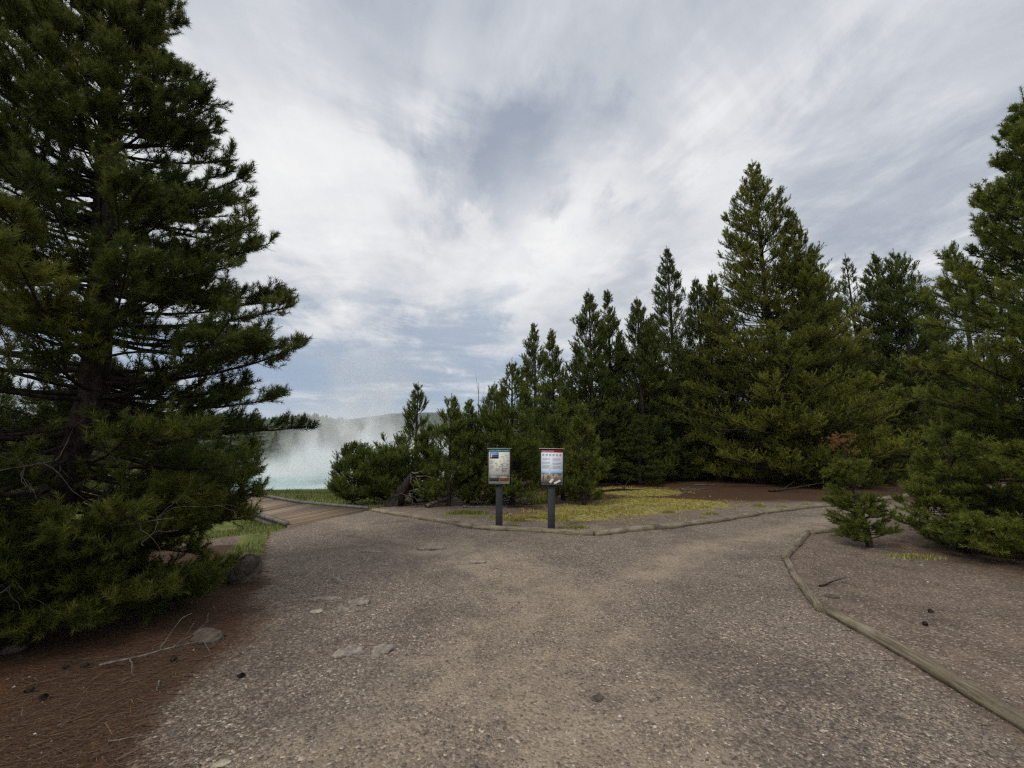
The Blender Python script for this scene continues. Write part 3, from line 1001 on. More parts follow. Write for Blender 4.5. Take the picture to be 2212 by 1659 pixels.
# --- the stand on the right, tips measured one by one
FAR = dict(dz=.38, nb=7, twig=7, shoots=4, shoot_len=.32, nl=.10, nw=.021, dens=92)
MID = dict(dz=.27, nb=6, twig=9, shoots=5, shoot_len=.23, nl=.075, nw=.0125, dens=140)
pine_px(19.5, 1625, 352, [(420, 38), (480, 66), (560, 80), (640, 106), (720, 138), (800, 165), (880, 205), (960, 215), (1030, 160)], 1,
        'tallest broad olive pine of the stand, sweeping boughs reaching the brown forest floor', mat=M_needle_olive, tint0=.54, **{**FAR, 'twig': 6.5})
pine_px(18.6, 1706, 455, [(520, 22), (600, 45), (700, 80), (820, 110), (950, 130), (1030, 110)], 2,
        'second spire leaning against the right flank of the tallest olive pine', mat=M_needle_olive, **FAR)
pine_px(24, 1440, 538, [(600, 22), (680, 38), (740, 42), (850, 44), (950, 60), (1030, 60)], 3,
        'slim dark pine with bare trunk showing, tallest left of the broad olive pine', mat=M_needle_blue, **{**FAR, 'twig': 5.5})
pine_px(21, 1376, 648, [(700, 26), (760, 46), (850, 62), (1000, 78), (1030, 60)], 4, 'dense cone shaped pine just left of the slim bare trunked pine', mat=M_needle_blue, **FAR)
pine_px(22.5, 1405, 683, [(740, 26), (850, 45), (960, 55)], 5, 'short dark spire wedged between the cone shaped pine and the slim pine', mat=M_needle_blue, **FAR)
pine_px(20, 1272, 632, [(700, 32), (760, 42), (830, 62), (950, 76), (1030, 70)], 6, 'left one of the twin pointed pines above the red topped sign', mat=M_needle_blue, **FAR)
pine_px(21, 1312, 632, [(700, 20), (760, 32), (850, 42), (1000, 60)], 7, 'right and thinner one of the twin pointed pines above the red topped sign', mat=M_needle_blue, **FAR)
pine_px(22, 1155, 705, [(760, 22), (820, 32), (900, 46), (1000, 55)], 8, 'pointed dark pine above the gap between the two signs, left of its shorter neighbour', **FAR)
pine_px(20, 1192, 718, [(770, 18), (830, 36), (900, 52), (1000, 64)], 9, 'narrow pine with wispy tip just left of the twin pointed pines', **FAR)
pine_px(13, 1106, 785, [(830, 24), (870, 42), (930, 62), (1000, 82), (1090, 90)], 10, 'bushy bright green young pine rising behind the map sign', zb=.1, tint0=.46, **MID)
pine_px(13.4, 1068, 838, [(880, 28), (930, 52), (1000, 80), (1090, 88)], 11, 'rounded young pine just left of the one behind the map sign', zb=.1, tint0=.46, **MID)
pine_px(12.6, 975, 864, [(900, 22), (950, 46), (1010, 62), (1085, 70)], 12, 'young pine with finger like tips between the thin spire and the map sign', zb=.1, tint0=.46, **MID)
pine_px(13.6, 1013, 872, [(900, 12), (950, 36), (1010, 50), (1085, 60)], 13, 'small pine tip beside the finger tipped young pine, left of the map sign', zb=.1, tint0=.46, **MID)
pine_px(14.2, 1212, 862, [(900, 15), (950, 36), (1010, 52), (1065, 56)], 14, 'light green young pine directly above the red topped sign', zb=.1, tint0=.46, **MID)
pine_px(13, 1256, 880, [(920, 18), (980, 36), (1040, 46), (1075, 42)], 15, 'young pine right of the red topped sign at the edge of the moss', zb=.1, tint0=.46, **MID)
pine_px(14, 903, 838, [(870, 16), (900, 24), (930, 26), (970, 36), (1050, 46)], 16, 'thin sparse young pine spire at the right side of the steam', zb=.1, sparse=.75, **{**MID, 'twig': 7})
pine_px(23, 1503, 605, [(650, 18), (720, 32), (850, 48), (1000, 60)], 17, 'dark pine left of the twin tips beside the tallest olive pine', mat=M_needle_blue, **FAR)
pine_px(22, 1538, 592, [(650, 20), (720, 36), (850, 56), (1000, 65)], 18, 'dark pine tip touching the left flank of the tallest olive pine', mat=M_needle_blue, **FAR)
pine_px(23, 1768, 582, [(640, 30), (720, 52), (850, 70), (1000, 80)], 19, 'dark pine between the broad olive pine and the bare tipped spindly pine', **FAR)
pine_px(25, 1745, 575, [(640, 24), (720, 45), (850, 62), (1000, 70)], 20, 'narrow pine tip right behind the second spire of the olive pine', mat=M_needle_blue, **FAR)
pine_px(28, 1826, 553, [(600, 14), (650, 26), (720, 32), (860, 40)], 21, 'spindly see through pine with short bare boughs, right of the broad olive pine', mat=M_needle_blue, sparse=.62, **{**FAR, 'twig': 4.5})
pine_px(24, 1888, 550, [(600, 22), (680, 46), (800, 62), (950, 72), (1030, 60)], 22, 'left and narrower of the paired dark pines behind the dead topped sapling', mat=M_needle_blue, **FAR)
pine_px(22.5, 1930, 545, [(590, 34), (680, 58), (800, 72), (1000, 82), (1030, 70)], 23, 'right and fuller of the paired dark pines behind the dead topped sapling', **FAR)
pine_px(27, 2056, 525, [(580, 26), (640, 46), (750, 60), (850, 62), (1000, 60)], 24, 'open pine with sky showing through, beside the tall right edge pine', mat=M_needle_blue, sparse=.7, **{**FAR, 'twig': 4.5})
pine_px(26, 2005, 640, [(700, 24), (800, 45), (950, 60), (1020, 60)], 25, 'shorter dark pine between the paired pines and the open pine', mat=M_needle_blue, **FAR)

# --- shrubby pines left of the signs, at the end of the boardwalk
pine_px(13.2, 770, 966, [(990, 34), (1020, 48), (1060, 50), (1098, 40)], 30, 'squat bushy pine at the inner end of the boardwalk, against the steam', zb=.08, el=(15, 60), **{**MID, 'dz': .14, 'nb': 7, 'twig': 12, 'dens': 130, 'shoot_len': .22, 'nw': .012, 'rag': .38})
pine_px(13.4, 842, 975, [(1000, 50), (1040, 72), (1098, 60)], 31, 'wide low pine between the squat bushy pine and the upturned stump', zb=.08, el=(15, 60), **{**MID, 'dz': .14, 'nb': 7, 'twig': 12, 'dens': 130, 'shoot_len': .22, 'nw': .012, 'rag': .38})
pine_px(13.8, 925, 925, [(960, 22), (1010, 44), (1060, 56), (1090, 50)], 32, 'small pointed pine right above the upturned stump', zb=.08, **{**MID, 'dens': 120})

pine_px(16.5, 872, 948, [(965, 45), (1000, 66), (1060, 78)], 33, 'dull rounded pine rising behind the wide low pine, in front of the steam', zb=.1, tint0=.46, **MID)
pine_px(15, 945, 980, [(1000, 30), (1030, 46), (1075, 56)], 34, 'dark little pine filling the gap behind the upturned stump', zb=.1, mat=M_needle_blue, **MID)


# --- darker pines filling the depth of the stand: copies of three forest pines
def forest_proto(seed, H, r):
    return pine('', (0, 0, -50), H, [(0, r * .7), (H * .12, r), (H * .3, r * .9), (H * .6, r * .6), (H * .85, r * .26), (H, .04)], seed,
                'dark forest pine deep in the stand, mostly hidden by the front pines', mat=M_needle_blue, group='pines hidden deep in the stand', **{**FAR, 'dens': 50})[0]


def copy_tree(o, loc, rz, sc):
    c = o.copy()
    COL.objects.link(c)
    c.location = loc
    c.rotation_euler = (0, 0, rz)
    c.scale = sc
    for ch in o.children:
        k = ch.copy()
        COL.objects.link(k)
        k.parent = c
    return c


protos = [forest_proto(201, 10, 1.9), forest_proto(202, 11, 2.0), forest_proto(203, 9, 1.8)]
rnd = random.Random(5)
fill = []
for (px0, px1, Ya, Yb, top) in ((1130, 1300, 22, 30, 790), (1300, 1500, 24, 32, 740), (1450, 1560, 21, 26, 720), (1570, 1650, 23, 28, 740), (1660, 1800, 24, 32, 690), (1780, 2010, 25, 34, 700),
                                (1780, 2000, 19.5, 23, 860), (2000, 2230, 24, 34, 720), (1290, 1460, 19.5, 23, 850)):
    m = 7 if px1 - px0 > 120 else 4
    for i in range(m):
        px = px0 + (px1 - px0) * (i + rnd.uniform(.15, .85)) / m
        Y = rnd.uniform(Ya, Yb)
        fill.append((px, Y, top + rnd.uniform(-10, 90)))
for i, (px, Y, top) in enumerate(fill):
    tip = at_depth(px, top, Y)
    g = gz((tip[0], Y))
    k = i % 3
    Hk = (10, 11, 9)[k]
    s = (tip[2] - g) / Hk
    loc = (tip[0], Y, g)
    sc = (max(s, .75) * rnd.uniform(.85, 1.05),) * 2 + (s,)
    if i < 3:
        protos[i].location, protos[i].rotation_euler, protos[i].scale = loc, (0, 0, rnd.uniform(0, 6)), sc
    else:
        copy_tree(protos[k], loc, rnd.uniform(0, 6), sc)

# pines beyond the pool and behind the left pine
for i in range(34):
    px = (-260 + i * 37 + rnd.uniform(-14, 14))
    Y = rnd.uniform(66, 88)
    top = rnd.uniform(908, 945) if px > 560 else rnd.uniform(850, 930)
    tip = at_depth(px, top, Y)
    s = (tip[2] + 1.2) / 10
    c = copy_tree(protos[i % 3], (tip[0], Y, -1.25), rnd.uniform(0, 6), (s * 1.5, s * 1.5, (tip[2] + 1.2) / (10, 11, 9)[i % 3]))
    c['label'] = 'dark pine in the treeline beyond the steaming pool, half hidden by the vapour'
    c['group'] = 'pines beyond the pool'
for i in range(13):
    px = (-330 + i * 68 + rnd.uniform(-20, 20))
    if px > 470:
        continue
    Y = rnd.uniform(17, 25)
    top = rnd.uniform(800, 900)
    tip = at_depth(px, top, Y)
    g = gz((tip[0], Y))
    s = (tip[2] - g) / (10, 11, 9)[i % 3]
    c = copy_tree(protos[i % 3], (tip[0], Y, g), rnd.uniform(0, 6), (s * 1.35, s * 1.35, s))
    c['label'] = 'green pine glimpsed through the boughs of the big left pine'
    c['group'] = 'pines behind the big left pine'

# --- dead topped sapling on the right
p = G(1880, 1183)
sap = empty('pine_sapling', (p[0], p[1], gz(p)))
tag(sap, 'small pine sapling with a rusty dead top and crooked dark stem', 'sapling')
rg = np.random.default_rng(77)
Hs = 1.88
stem = np.array([(0, 0, -.05), (-.03, 0, .3), (-.10, 0, .62), (-.12, .02, .95), (-.20, .02, 1.3), (-.22, 0, 1.55), (-.30, 0, 1.82)])
tv, tf = tubes(stem[None], np.array([.055, .05, .046, .04, .028, .018, .01])[None], 9)
parts = [(tv, tf)]
sP, sD, sL, sT = [], [], [], []
bp = []
zz_ = np.concatenate([rg.uniform(.08, .70, 44), rg.uniform(.6, 1.45, 30)])
for zq in zz_:
    c = np.array([np.interp(zq, stem[:, 2], stem[:, i]) for i in range(3)])
    a = rg.uniform(0, 6.28)
    L = np.interp(zq, [0, .5, .9, 1.3, 1.55], [.42, .46, .32, .24, .13]) * rg.uniform(.65, 1.1)
    e = rg.uniform(.05, .5)
    dd = np.array((math.cos(a), math.sin(a), e))
    pts = np.array([c, c + dd * L * .5 + UP * -.02 * L, c + dd * L + UP * .06])
    bp.append(pts)
    bare = zq > 1.42 or rg.random() < .12
    if bare:
        continue
    for q in range(12):
        s0 = rg.uniform(.25, 1.0)
        b0 = c + dd * L * s0
        d2 = dd + rg.normal(0, .45, 3) + UP * .35
        sP.append(b0); sD.append(d2 / np.linalg.norm(d2)); sL.append(rg.uniform(.09, .17)); sT.append(.46 + rg.normal(0, .12))
bp = np.array(bp)
parts.append(tubes(bp, np.tile(np.array((.010, .008, .005)), (len(bp), 1)), 4))
v, f = join(parts)
mesh_np('trunk', v, f, M_bark, sap, smooth=True)
nv, ntt = needles(np.array(sP), np.array(sD), np.array(sL), np.array(sL) * 420, .062, .0065, .8, rg, np.array(sT) + .2)
mesh_np('crown', nv, np.arange(len(nv)).reshape(-1, 3), M_needle, sap, attrs={'tint': ntt})
sP, sD, sL = [], [], []
for cpt, nn, sp in (((-.30, 0, 1.80), 46, .11), ((-.27, 0, 1.66), 5, .04), ((-.08, 0, 1.60), 6, .03), ((-.2, .1, 1.74), 8, .05)):
    for q in range(nn):
        dd = rg.normal(0, 1, 3)
        dd[2] = abs(dd[2]) * .6
        sP.append(np.array(cpt) + rg.normal(0, sp, 3) * np.array((1.2, 1.2, .6))); sD.append(dd / np.linalg.norm(dd)); sL.append(.09)
nv, ntt = needles(np.array(sP), np.array(sD), np.array(sL), np.array(sL) * 330, .045, .006, .9, rg, np.full(len(sP), .5))
mesh_np('dead_top', nv, np.arange(len(nv)).reshape(-1, 3), M_brown_needle, sap, attrs={'tint': ntt})

# ------------------------------------------------------------------ dead wood
def twisty(start, direction, L, rg, n=9, wob=.16, droop=0.0):
    p = np.array(start, float)
    d_ = np.array(direction, float)
    d_ /= np.linalg.norm(d_)
    pts = [p.copy()]
    for i in range(n - 1):
        d_ = d_ + rg.normal(0, wob, 3) + np.array((0, 0, -droop))
        d_ /= np.linalg.norm(d_)
        p = p + d_ * L / (n - 1)
        pts.append(p.copy())
    return np.array(pts)


def dead_branch_geo(start, direction, L, r, rg, kids=7, wob=.14, droop=0.0, minz=None):
    main = twisty(start, direction, L, rg, 9, wob, droop)
    rows = [main]
    rads = [r * (1 - .82 * np.linspace(0, 1, 9))]
    for k in range(kids):
        i = rg.integers(2, 8)
        dm = main[i] - main[i - 1]
        dm /= np.linalg.norm(dm)
        dk = dm * .8 + rg.normal(0, .6, 3)
        q = twisty(main[i], dk, L * rg.uniform(.16, .42), rg, 9, wob * 1.6, droop)
        rows.append(q)
        rads.append(rads[0][i] * .62 * (1 - .85 * np.linspace(0, 1, 9)))
        if rg.random() < .6:
            j = rg.integers(3, 8)
            q2 = twisty(q[j], q[j] - q[j - 1] + rg.normal(0, .05, 3), L * .12, rg, 9, wob * 2)
            rows.append(q2)
            rads.append(rads[-1][j] * .6 * (1 - .85 * np.linspace(0, 1, 9)))
    rows = np.array(rows)
    if minz is not None:
        rows[:, :, 2] = np.maximum(rows[:, :, 2], minz)
    return tubes(rows, np.clip(np.array(rads), .0018, None), 6)


# dead lower boughs of the left pine (its parts)
rg = np.random.default_rng(55)
for (s0, dr, L, r, kd) in (((.1, -.1, .95), (-.15, -1.0, -.18), 1.9, .013, 7), ((.2, -.1, .75), (.9, -.9, -.12), 1.7, .012, 7), ((.15, -.1, 1.2), (.35, -1, -.1), 1.7, .014, 8),
                           ((.3, 0, .9), (1.0, -.35, -.05), 1.9, .015, 8), ((.0, -.15, .55), (.35, -1.0, -.08), 1.5, .010, 7), ((.3, -.1, 1.5), (.8, -.8, .05), 1.6, .012, 8),
                           ((-.1, -.1, 1.8), (-.5, -1, .1), 1.6, .014, 8), ((.35, 0, 2.6), (.9, -.4, .25), 1.6, .016, 7)):
    v, f = dead_branch_geo(s0, dr, L, r, rg, kd, .13, .01, .03)
    mesh_np('dead_branch', v, f, M_bark_grey, big_left, smooth=True)


def wood_thing(name, px, py, ang_deg, L, r, label, seed, kids=5, mat=M_dead, lift=.03, cat='dead branch', up=.02, wob=.10, z=0.0):
    p = G(px, py, z)
    rg = np.random.default_rng(seed)
    zz = float(ground_z(p[0], p[1])) + lift
    a = R(ang_deg)
    v, f = dead_branch_geo((0, 0, 0), (math.cos(a), math.sin(a), up), L, r, rg, kids, wob, .004, -lift + .005)
    o = mesh_np(name, v, f, mat, smooth=True, loc=(p[0], p[1], zz))
    return tag(o, label, cat)


wood_thing('fallen_branch', 215, 1442, 10, .75, .010, 'pale forked dead branch lying on the brown needles under the left pine', 11, 6)
wood_thing('fallen_stick', 345, 1470, -70, .17, .006, 'short pale bent stick lying alone on the brown needles', 12, 0, lift=.012, cat='stick', wob=.2)
wood_thing('fallen_stick', 235, 1600, 20, .45, .0035, 'thin curved twig on the needle litter nearest the camera', 13, 1, lift=.01, cat='stick', wob=.12)
wood_thing('fallen_log', 1470, 1060, 12, 1.5, .06, 'pale weathered log lying on the forest floor left of the broad olive pine', 14, 2, cat='log', wob=.05, lift=.04, mat=M_bark_grey)
wood_thing('fallen_log', 1500, 1051, -9, 1.3, .045, 'thin pale log just behind the weathered log on the forest floor', 15, 1, cat='log', wob=.05, lift=.03, mat=M_bark_grey)
wood_thing('fallen_branch', 1300, 1064, 24, 3.1, .055, 'dark crooked fallen branch at the back edge of the moss', 16, 3, mat=M_char, cat='dead branch', wob=.06)
wood_thing('fallen_branch', 1362, 1040, 80, 1.5, .035, 'pale hooked dead branch standing out of the dark crooked branch', 17, 4, up=1.2, wob=.2)
wood_thing('fallen_log', 1660, 1063, -18, 1.9, .06, 'short brown log on the litter in front of the olive pine boughs', 18, 1, mat=M_bark, cat='log', wob=.05, lift=.05)
wood_thing('fallen_branch', 1215, 1078, 20, 1.3, .03, 'grey forked branch at the foot of the young pine by the moss', 19, 4, up=.25)
wood_thing('fallen_log', 920, 1098, 40, 1.5, .07, 'grey splintered log behind the green tuft left of the map sign', 20, 5, cat='log', wob=.08, up=.22, mat=M_bark_grey)
wood_thing('fallen_branch', 1000, 1097, 8, 1.7, .045, 'brown weathered branch lying behind the edging left of the map sign', 21, 5, mat=M_bark_grey, wob=.09)
wood_thing('fallen_branch', 1650, 1040, 60, 1.6, .03, 'pale forked dead bough under the broad olive pine', 22, 4, up=.7, wob=.15)
wood_thing('fallen_branch', 1440, 1035, 120, 2.2, .035, 'grey dead bough leaning below the cone shaped pine', 23, 6, up=.6, wob=.12)
wood_thing('fallen_branch', 840, 1092, 20, 1.2, .06, 'pale grey log end lying in the meadow behind the boardwalk corner', 24, 1, mat=M_bark_grey, cat='log', wob=.05)
wood_thing('fallen_stick', 1770, 1265, 20, .5, .012, 'dark sliver of wood against the right edging logs', 25, 1, lift=.012, cat='stick', mat=M_bark, wob=.08)

# upturned stump beside the low pines
p = G(874, 1093)
st = empty('uprooted_stump', (p[0], p[1], gz(p)))
tag(st, 'dark upturned rotten stump with pale forked roots, left of the map sign', 'stump')
rg = np.random.default_rng(91)
tk = np.array([[(-.42, .2, -.05), (-.22, .1, .22), (-.02, .0, .5), (.13, -.05, .80), (.2, -.05, .92)]])
tv, tf = tubes(tk, np.array([[.30, .21, .15, .11, .05]]), 12)
tv = tv + rg.normal(0, .018, tv.shape)
mesh_np('trunk', tv, tf, M_char, st, smooth=True)
for (s0, dr, L, r) in (((.2, -.08, 1.0), (.5, -.2, -.25), .55, .022), ((.35, -.12, .88), (.9, -.1, -.05), .55, .02), ((.32, -.12, .85), (.35, -.3, -1), .45, .016), ((.18, -.1, .95), (-.1, -.3, -1), .5, .016)):
    v, f = dead_branch_geo(s0, dr, L, r, rg, 2, .2)
    mesh_np('root', v, f, M_dead, st, smooth=True)
for k in range(9):
    a = rg.uniform(0, 6.28)
    v, f = dead_branch_geo((rg.uniform(-.2, .3), -.1, rg.uniform(.1, .5)), (math.cos(a), -abs(math.sin(a)) - .2, rg.uniform(-.3, .25)), rg.uniform(.5, .9), .012, rg, 4, .2, .02, .02)
    mesh_np('root', v, f, M_dead if k % 2 else M_bark_grey, st, smooth=True)

# bare snag far behind
q = at_depth(1034, 828, 46)
v, f = dead_branch_geo((0, 0, 0), (0, 0, 1), q[2] + 1.2, .14, np.random.default_rng(4), 5, .006)
tag(mesh_np('dead_tree', v, f, M_dead, smooth=True, loc=(q[0], 46, -1.2)), 'thin bare dead tree pole standing far behind the map sign', 'dead tree')

# ------------------------------------------------------------------ edging logs
M_log, n_, o_ = mat_new('edging_wood')
t_ = n_.node('ShaderNodeTexCoord')
mp_ = n_.node('ShaderNodeMapping', ins={'Vector': t_.outputs['Object'], 'Scale': (.35, 11, 11)})
f1 = n_.noise(mp_.outputs[0], 5, 7, .7)
f2 = n_.noise(t_.outputs['Object'], 3.2, 5, .6)
c_ = n_.mix(n_.smooth(f1, .36, .64), (0.12, 0.094, 0.060), (0.30, 0.25, 0.165))
c_ = n_.mix(n_.math('MULTIPLY', n_.smooth(f2, .5, .66), .7), c_, (0.30, 0.26, 0.19))
c_ = n_.mix(n_.math('MULTIPLY', n_.smooth(f2, .46, .34), .7), c_, (0.075, 0.062, 0.045))
c_ = n_.mix(n_.smooth(f1, .345, .30), c_, (0.022, 0.017, 0.012))
p_ = n_.node('ShaderNodeBsdfPrincipled', ins={'Base Color': c_, 'Roughness': 0.9})
b_ = n_.node('ShaderNodeBump', ins={'Height': f1, 'Strength': 1.0, 'Distance': .02})
n_.set(p_.inputs['Normal'], b_.outputs[0])
n_.t.links.new(p_.outputs[0], o_.inputs[0])
M_crack = simple_mat('wood_crack', (0.02, 0.016, 0.012), .95)


def edging(a, b, r, label, seed, bend=.03, lift=.55):
    a, b = np.array(a), np.array(b)
    rg = np.random.default_rng(seed)
    L = np.linalg.norm(b - a)
    K = max(int(L / .14), 8)
    s = np.linspace(0, 1, K)
    nrm = np.array((-(b - a)[1], (b - a)[0])) / L
    xy = a + (b - a) * s[:, None] + nrm * (np.sin(s * np.pi) * bend + .012 * np.cumsum(rg.normal(0, .4, K)) * np.sin(s * np.pi))[:, None]
    z = ground_z(xy[:, 0], xy[:, 1])
    z = np.convolve(np.pad(z, 3, 'edge'), np.ones(7) / 7, 'valid') + r * lift
    c0 = np.array((xy[0, 0], xy[0, 1], z[0]))
    P = np.concatenate([xy, z[:, None]], 1)
    th = math.atan2(b[1] - a[1], b[0] - a[0])
    Q = P - c0
    rot = np.array([[math.cos(-th), -math.sin(-th), 0], [math.sin(-th), math.cos(-th), 0], [0, 0, 1]])
    Q = Q @ rot.T
    S = 14
    rr = r * (1 + .05 * rg.normal(0, 1, K))
    v, f = tubes(Q[None], rr[None], S)
    v3 = v.reshape(K, S, 3)
    lump = 1 + .07 * rg.normal(0, 1, (1, S, 1)) + .025 * rg.normal(0, 1, (K, S, 1))
    v3 = Q[:, None, :] + (v3 - Q[:, None, :]) * lump
    v = v3.reshape(-1, 3)
    n0 = len(v)
    v = np.concatenate([v, Q[[0, -1]]])
    c1 = np.array([(n0, (i + 1) % S, i) for i in range(S)])
    c2 = np.array([(n0 + 1, (K - 1) * S + i, (K - 1) * S + (i + 1) % S) for i in range(S)])
    o = mesh_np('edging_log', v, [f, np.concatenate([c1, c2])], M_log, smooth=True, loc=tuple(c0))
    o.rotation_euler = (0, 0, th)
    return tag(o, label, 'log edging', 'weathered logs edging the gravel path')


be = back_edge
edging(be[0] + (.05, 0), be[1], .062, 'golden brown edging log running from the boardwalk corner towards the map sign', 1, .05)
edging(be[1] + (.02, 0), be[2] - (.01, 0), .058, 'straight edging log in front of the two sign posts', 2, .02)
edging(be[2] + (.02, 0), be[4] - (.02, 0), .062, 'long curved edging log below the moss patch right of the signs', 3, -.16)
edging(be[4] + (.02, .01), be[5], .06, 'mossy edging log past the moss, left of the dead topped sapling', 4, .02)
edging(be[5] + (.02, .01), be[6], .07, 'far edging log behind the dead topped sapling', 5, .02)
edging(be[6] + (.02, .01), be[7], .07, 'farthest edging log, passing behind the right edge pine', 6, .0)
re_ = right_edge
edging(re_[5] + (-.02, -.03), re_[4] + (.045, .085), .052, 'short edging log slanting to the corner left of the dead topped sapling', 7, .0)
edging(re_[4] + (.01, -.02), re_[3] + (-.03, .05), .050, 'cracked grey edging log below the corner of the right gravel bank', 8, .0)
edging(re_[3] + (.015, -.03), re_[1] + (.12, -.2), .052, 'long split edging log nearest the camera, running out of the picture on the right', 9, .05)
edging(re_[5] + (.04, 0), re_[6] + (.2, .03), .055, 'thin edging log running behind the foot of the dead topped sapling', 10, .0)

# ------------------------------------------------------------------ boardwalk
M_plank, n_, o_ = mat_new('deck_planks')
a_ = n_.node('ShaderNodeAttribute', attribute_name='tint')
t_ = n_.node('ShaderNodeNewGeometry')
mp_ = n_.node('ShaderNodeMapping', ins={'Vector': t_.outputs['Position'], 'Rotation': (0, 0, -1.17), 'Scale': (1.2, 26, 1)})
f1 = n_.noise(mp_.outputs[0], 2.2, 6, .65)
c_ = n_.ramp(a_.outputs['Fac'], [(0, (0.125, 0.082, 0.048)), (.5, (0.225, 0.153, 0.090)), (1, (0.36, 0.27, 0.175))])
c_ = n_.mix(n_.math('MULTIPLY', n_.smooth(f1, .4, .7), .55), c_, (0.075, 0.055, 0.04))
p_ = n_.node('ShaderNodeBsdfPrincipled', ins={'Base Color': c_, 'Roughness': 0.8})
n_.t.links.new(p_.outputs[0], o_.inputs[0])
M_rail = simple_mat('grey_rail_wood', (0.20, 0.185, 0.165), .85, 7, (0.11, 0.10, 0.088), bump=.3)
walk = empty('boardwalk', (E1[0], E1[1], 0))
tag(walk, 'weathered brown plank boardwalk with low kerb boards leading to the pool', 'boardwalk')
wo = np.array((E1[0], E1[1], 0.0))


def poly_at(P, L):
    seg = np.linalg.norm(np.diff(P, axis=0), axis=1)
    c = np.concatenate([[0], np.cumsum(seg)])
    t = L * c[-1]
    return np.array([np.interp(t, c, P[:, 0]), np.interp(t, c, P[:, 1])])


def hexa(c8):
    V = np.array(c8, float)
    F = np.array([(0, 3, 2, 1), (4, 5, 6, 7), (0, 1, 5, 4), (1, 2, 6, 5), (2, 3, 7, 6), (3, 0, 4, 7)])
    return V, F


rg = np.random.default_rng(3)


def deck_z(t):
    return .045 - .12 * t ** 2


npl = 98
parts, tints = [], []
for i in range(npl):
    t0, t1 = i / npl, (i + .93) / npl
    n0, n1, f0, f1_ = poly_at(near_rail, t0), poly_at(near_rail, t1), poly_at(far_rail, t0), poly_at(far_rail, t1)
    z = deck_z(t0) + rg.normal(0, .0025)
    c = [(*n0, z - .045), (*n1, z - .045), (*f1_, z - .045), (*f0, z - .045), (*n0, z), (*n1, z), (*f1_, z), (*f0, z)]
    v, f = hexa(c)
    parts.append((v - wo, f))
    tints += [np.clip(rg.beta(2, 2), 0, 1)] * 8
v, f = join(parts)
mesh_np('deck', v, f, M_plank, walk, attrs={'tint': np.array(tints)})
for nm, P, sgn in (('kerb_board', far_rail, 1), ('kerb_board', near_rail, -1)):
    parts = []
    ncut = 7
    for i in range(ncut):
        t0, t1 = i / ncut + .0008, (i + 1) / ncut - .0008
        a, b = poly_at(P, t0), poly_at(P, t1)
        dd = (b - a) / np.linalg.norm(b - a)
        nr = np.array((dd[1], -dd[0])) * (1 if sgn > 0 else -1) * -1
        z0, z1 = deck_z(t0), deck_z(t1)
        w = .045
        c = []
        for zz0 in (.004, .075):
            for q, zq in ((a - nr * w, z0), (b - nr * w, z1), (b + nr * w, z1), (a + nr * w, z0)):
                c.append((q[0], q[1], zq + zz0))
        v, f = hexa(c)
        parts.append((v - wo, f))
    v, f = join(parts)
    mesh_np(nm, v, f, M_rail, walk)
# side skirt under the near edge and end joist
for P0, P1, inset in ((near_rail, None, 0),):
    parts = []
    for i in range(7):
        t0, t1 = i / 7, (i + 1) / 7
        a, b = poly_at(P0, t0), poly_at(P0, t1)
        dd = (b - a) / np.linalg.norm(b - a)
        nr = np.array((-dd[1], dd[0]))
        nr = nr if nr @ (poly_at(far_rail, t0) - a) > 0 else -nr
        q = [a + nr * .03, b + nr * .03, b + nr * .09, a + nr * .09]
        c = [(p_[0], p_[1], deck_z(t0) - .25) for p_ in q] + [(p_[0], p_[1], deck_z(t0) - .047) for p_ in q]
        v, f = hexa(c)
        parts.append((v - wo, f))
    v, f = join(parts)
    mesh_np('joist', v, f, M_rail, walk)
a, b = E1, E2
dd = (b - a) / np.linalg.norm(b - a)
nr = np.array((dd[1], -dd[0]))
q = [a + nr * .002, b + nr * .002, b + nr * .05, a + nr * .05]
v, f = hexa([(p_[0], p_[1], -.12) for p_ in q] + [(p_[0], p_[1], .035) for p_ in q])
mesh_np('end_board', v - wo, f, M_plank, walk, attrs={'tint': np.full(8, .55)})

# ------------------------------------------------------------------ information signs
M_black = simple_mat('black_frame', (0.016, 0.017, 0.018), .5)
M_post = simple_mat('charcoal_post', (0.030, 0.031, 0.035), .6, 14, (0.045, 0.046, 0.05))
M_cap = simple_mat('pale_metal_edge', (0.55, 0.55, 0.53), .4)


def flat(name, col, rough=.55):
    return simple_mat(name, col, rough)


M_cream = flat('cream_sheet', (0.76, 0.77, 0.68))
M_white = flat('white_sheet', (0.74, 0.78, 0.86))
M_teal = flat('teal_band', (0.16, 0.47, 0.50))
M_red = flat('red_band', (0.46, 0.030, 0.025))
M_ink = flat('dark_ink', (0.03, 0.035, 0.04))
M_inkteal = flat('deep_teal_ink', (0.01, 0.10, 0.12))
M_wht = flat('white_ink', (0.75, 0.72, 0.70))
M_grey = flat('grey_print', (0.30, 0.32, 0.36))
M_sign_red = flat('sign_red_ink', (0.42, 0.05, 0.06))


def slab(lo, hi):
    x0, y0, z0 = lo
    x1, y1, z1 = hi
    return hexa([(x0, y0, z0), (x1, y0, z0), (x1, y1, z0), (x0, y1, z0), (x0, y0, z1), (x1, y0, z1), (x1, y1, z1), (x0, y1, z1)])


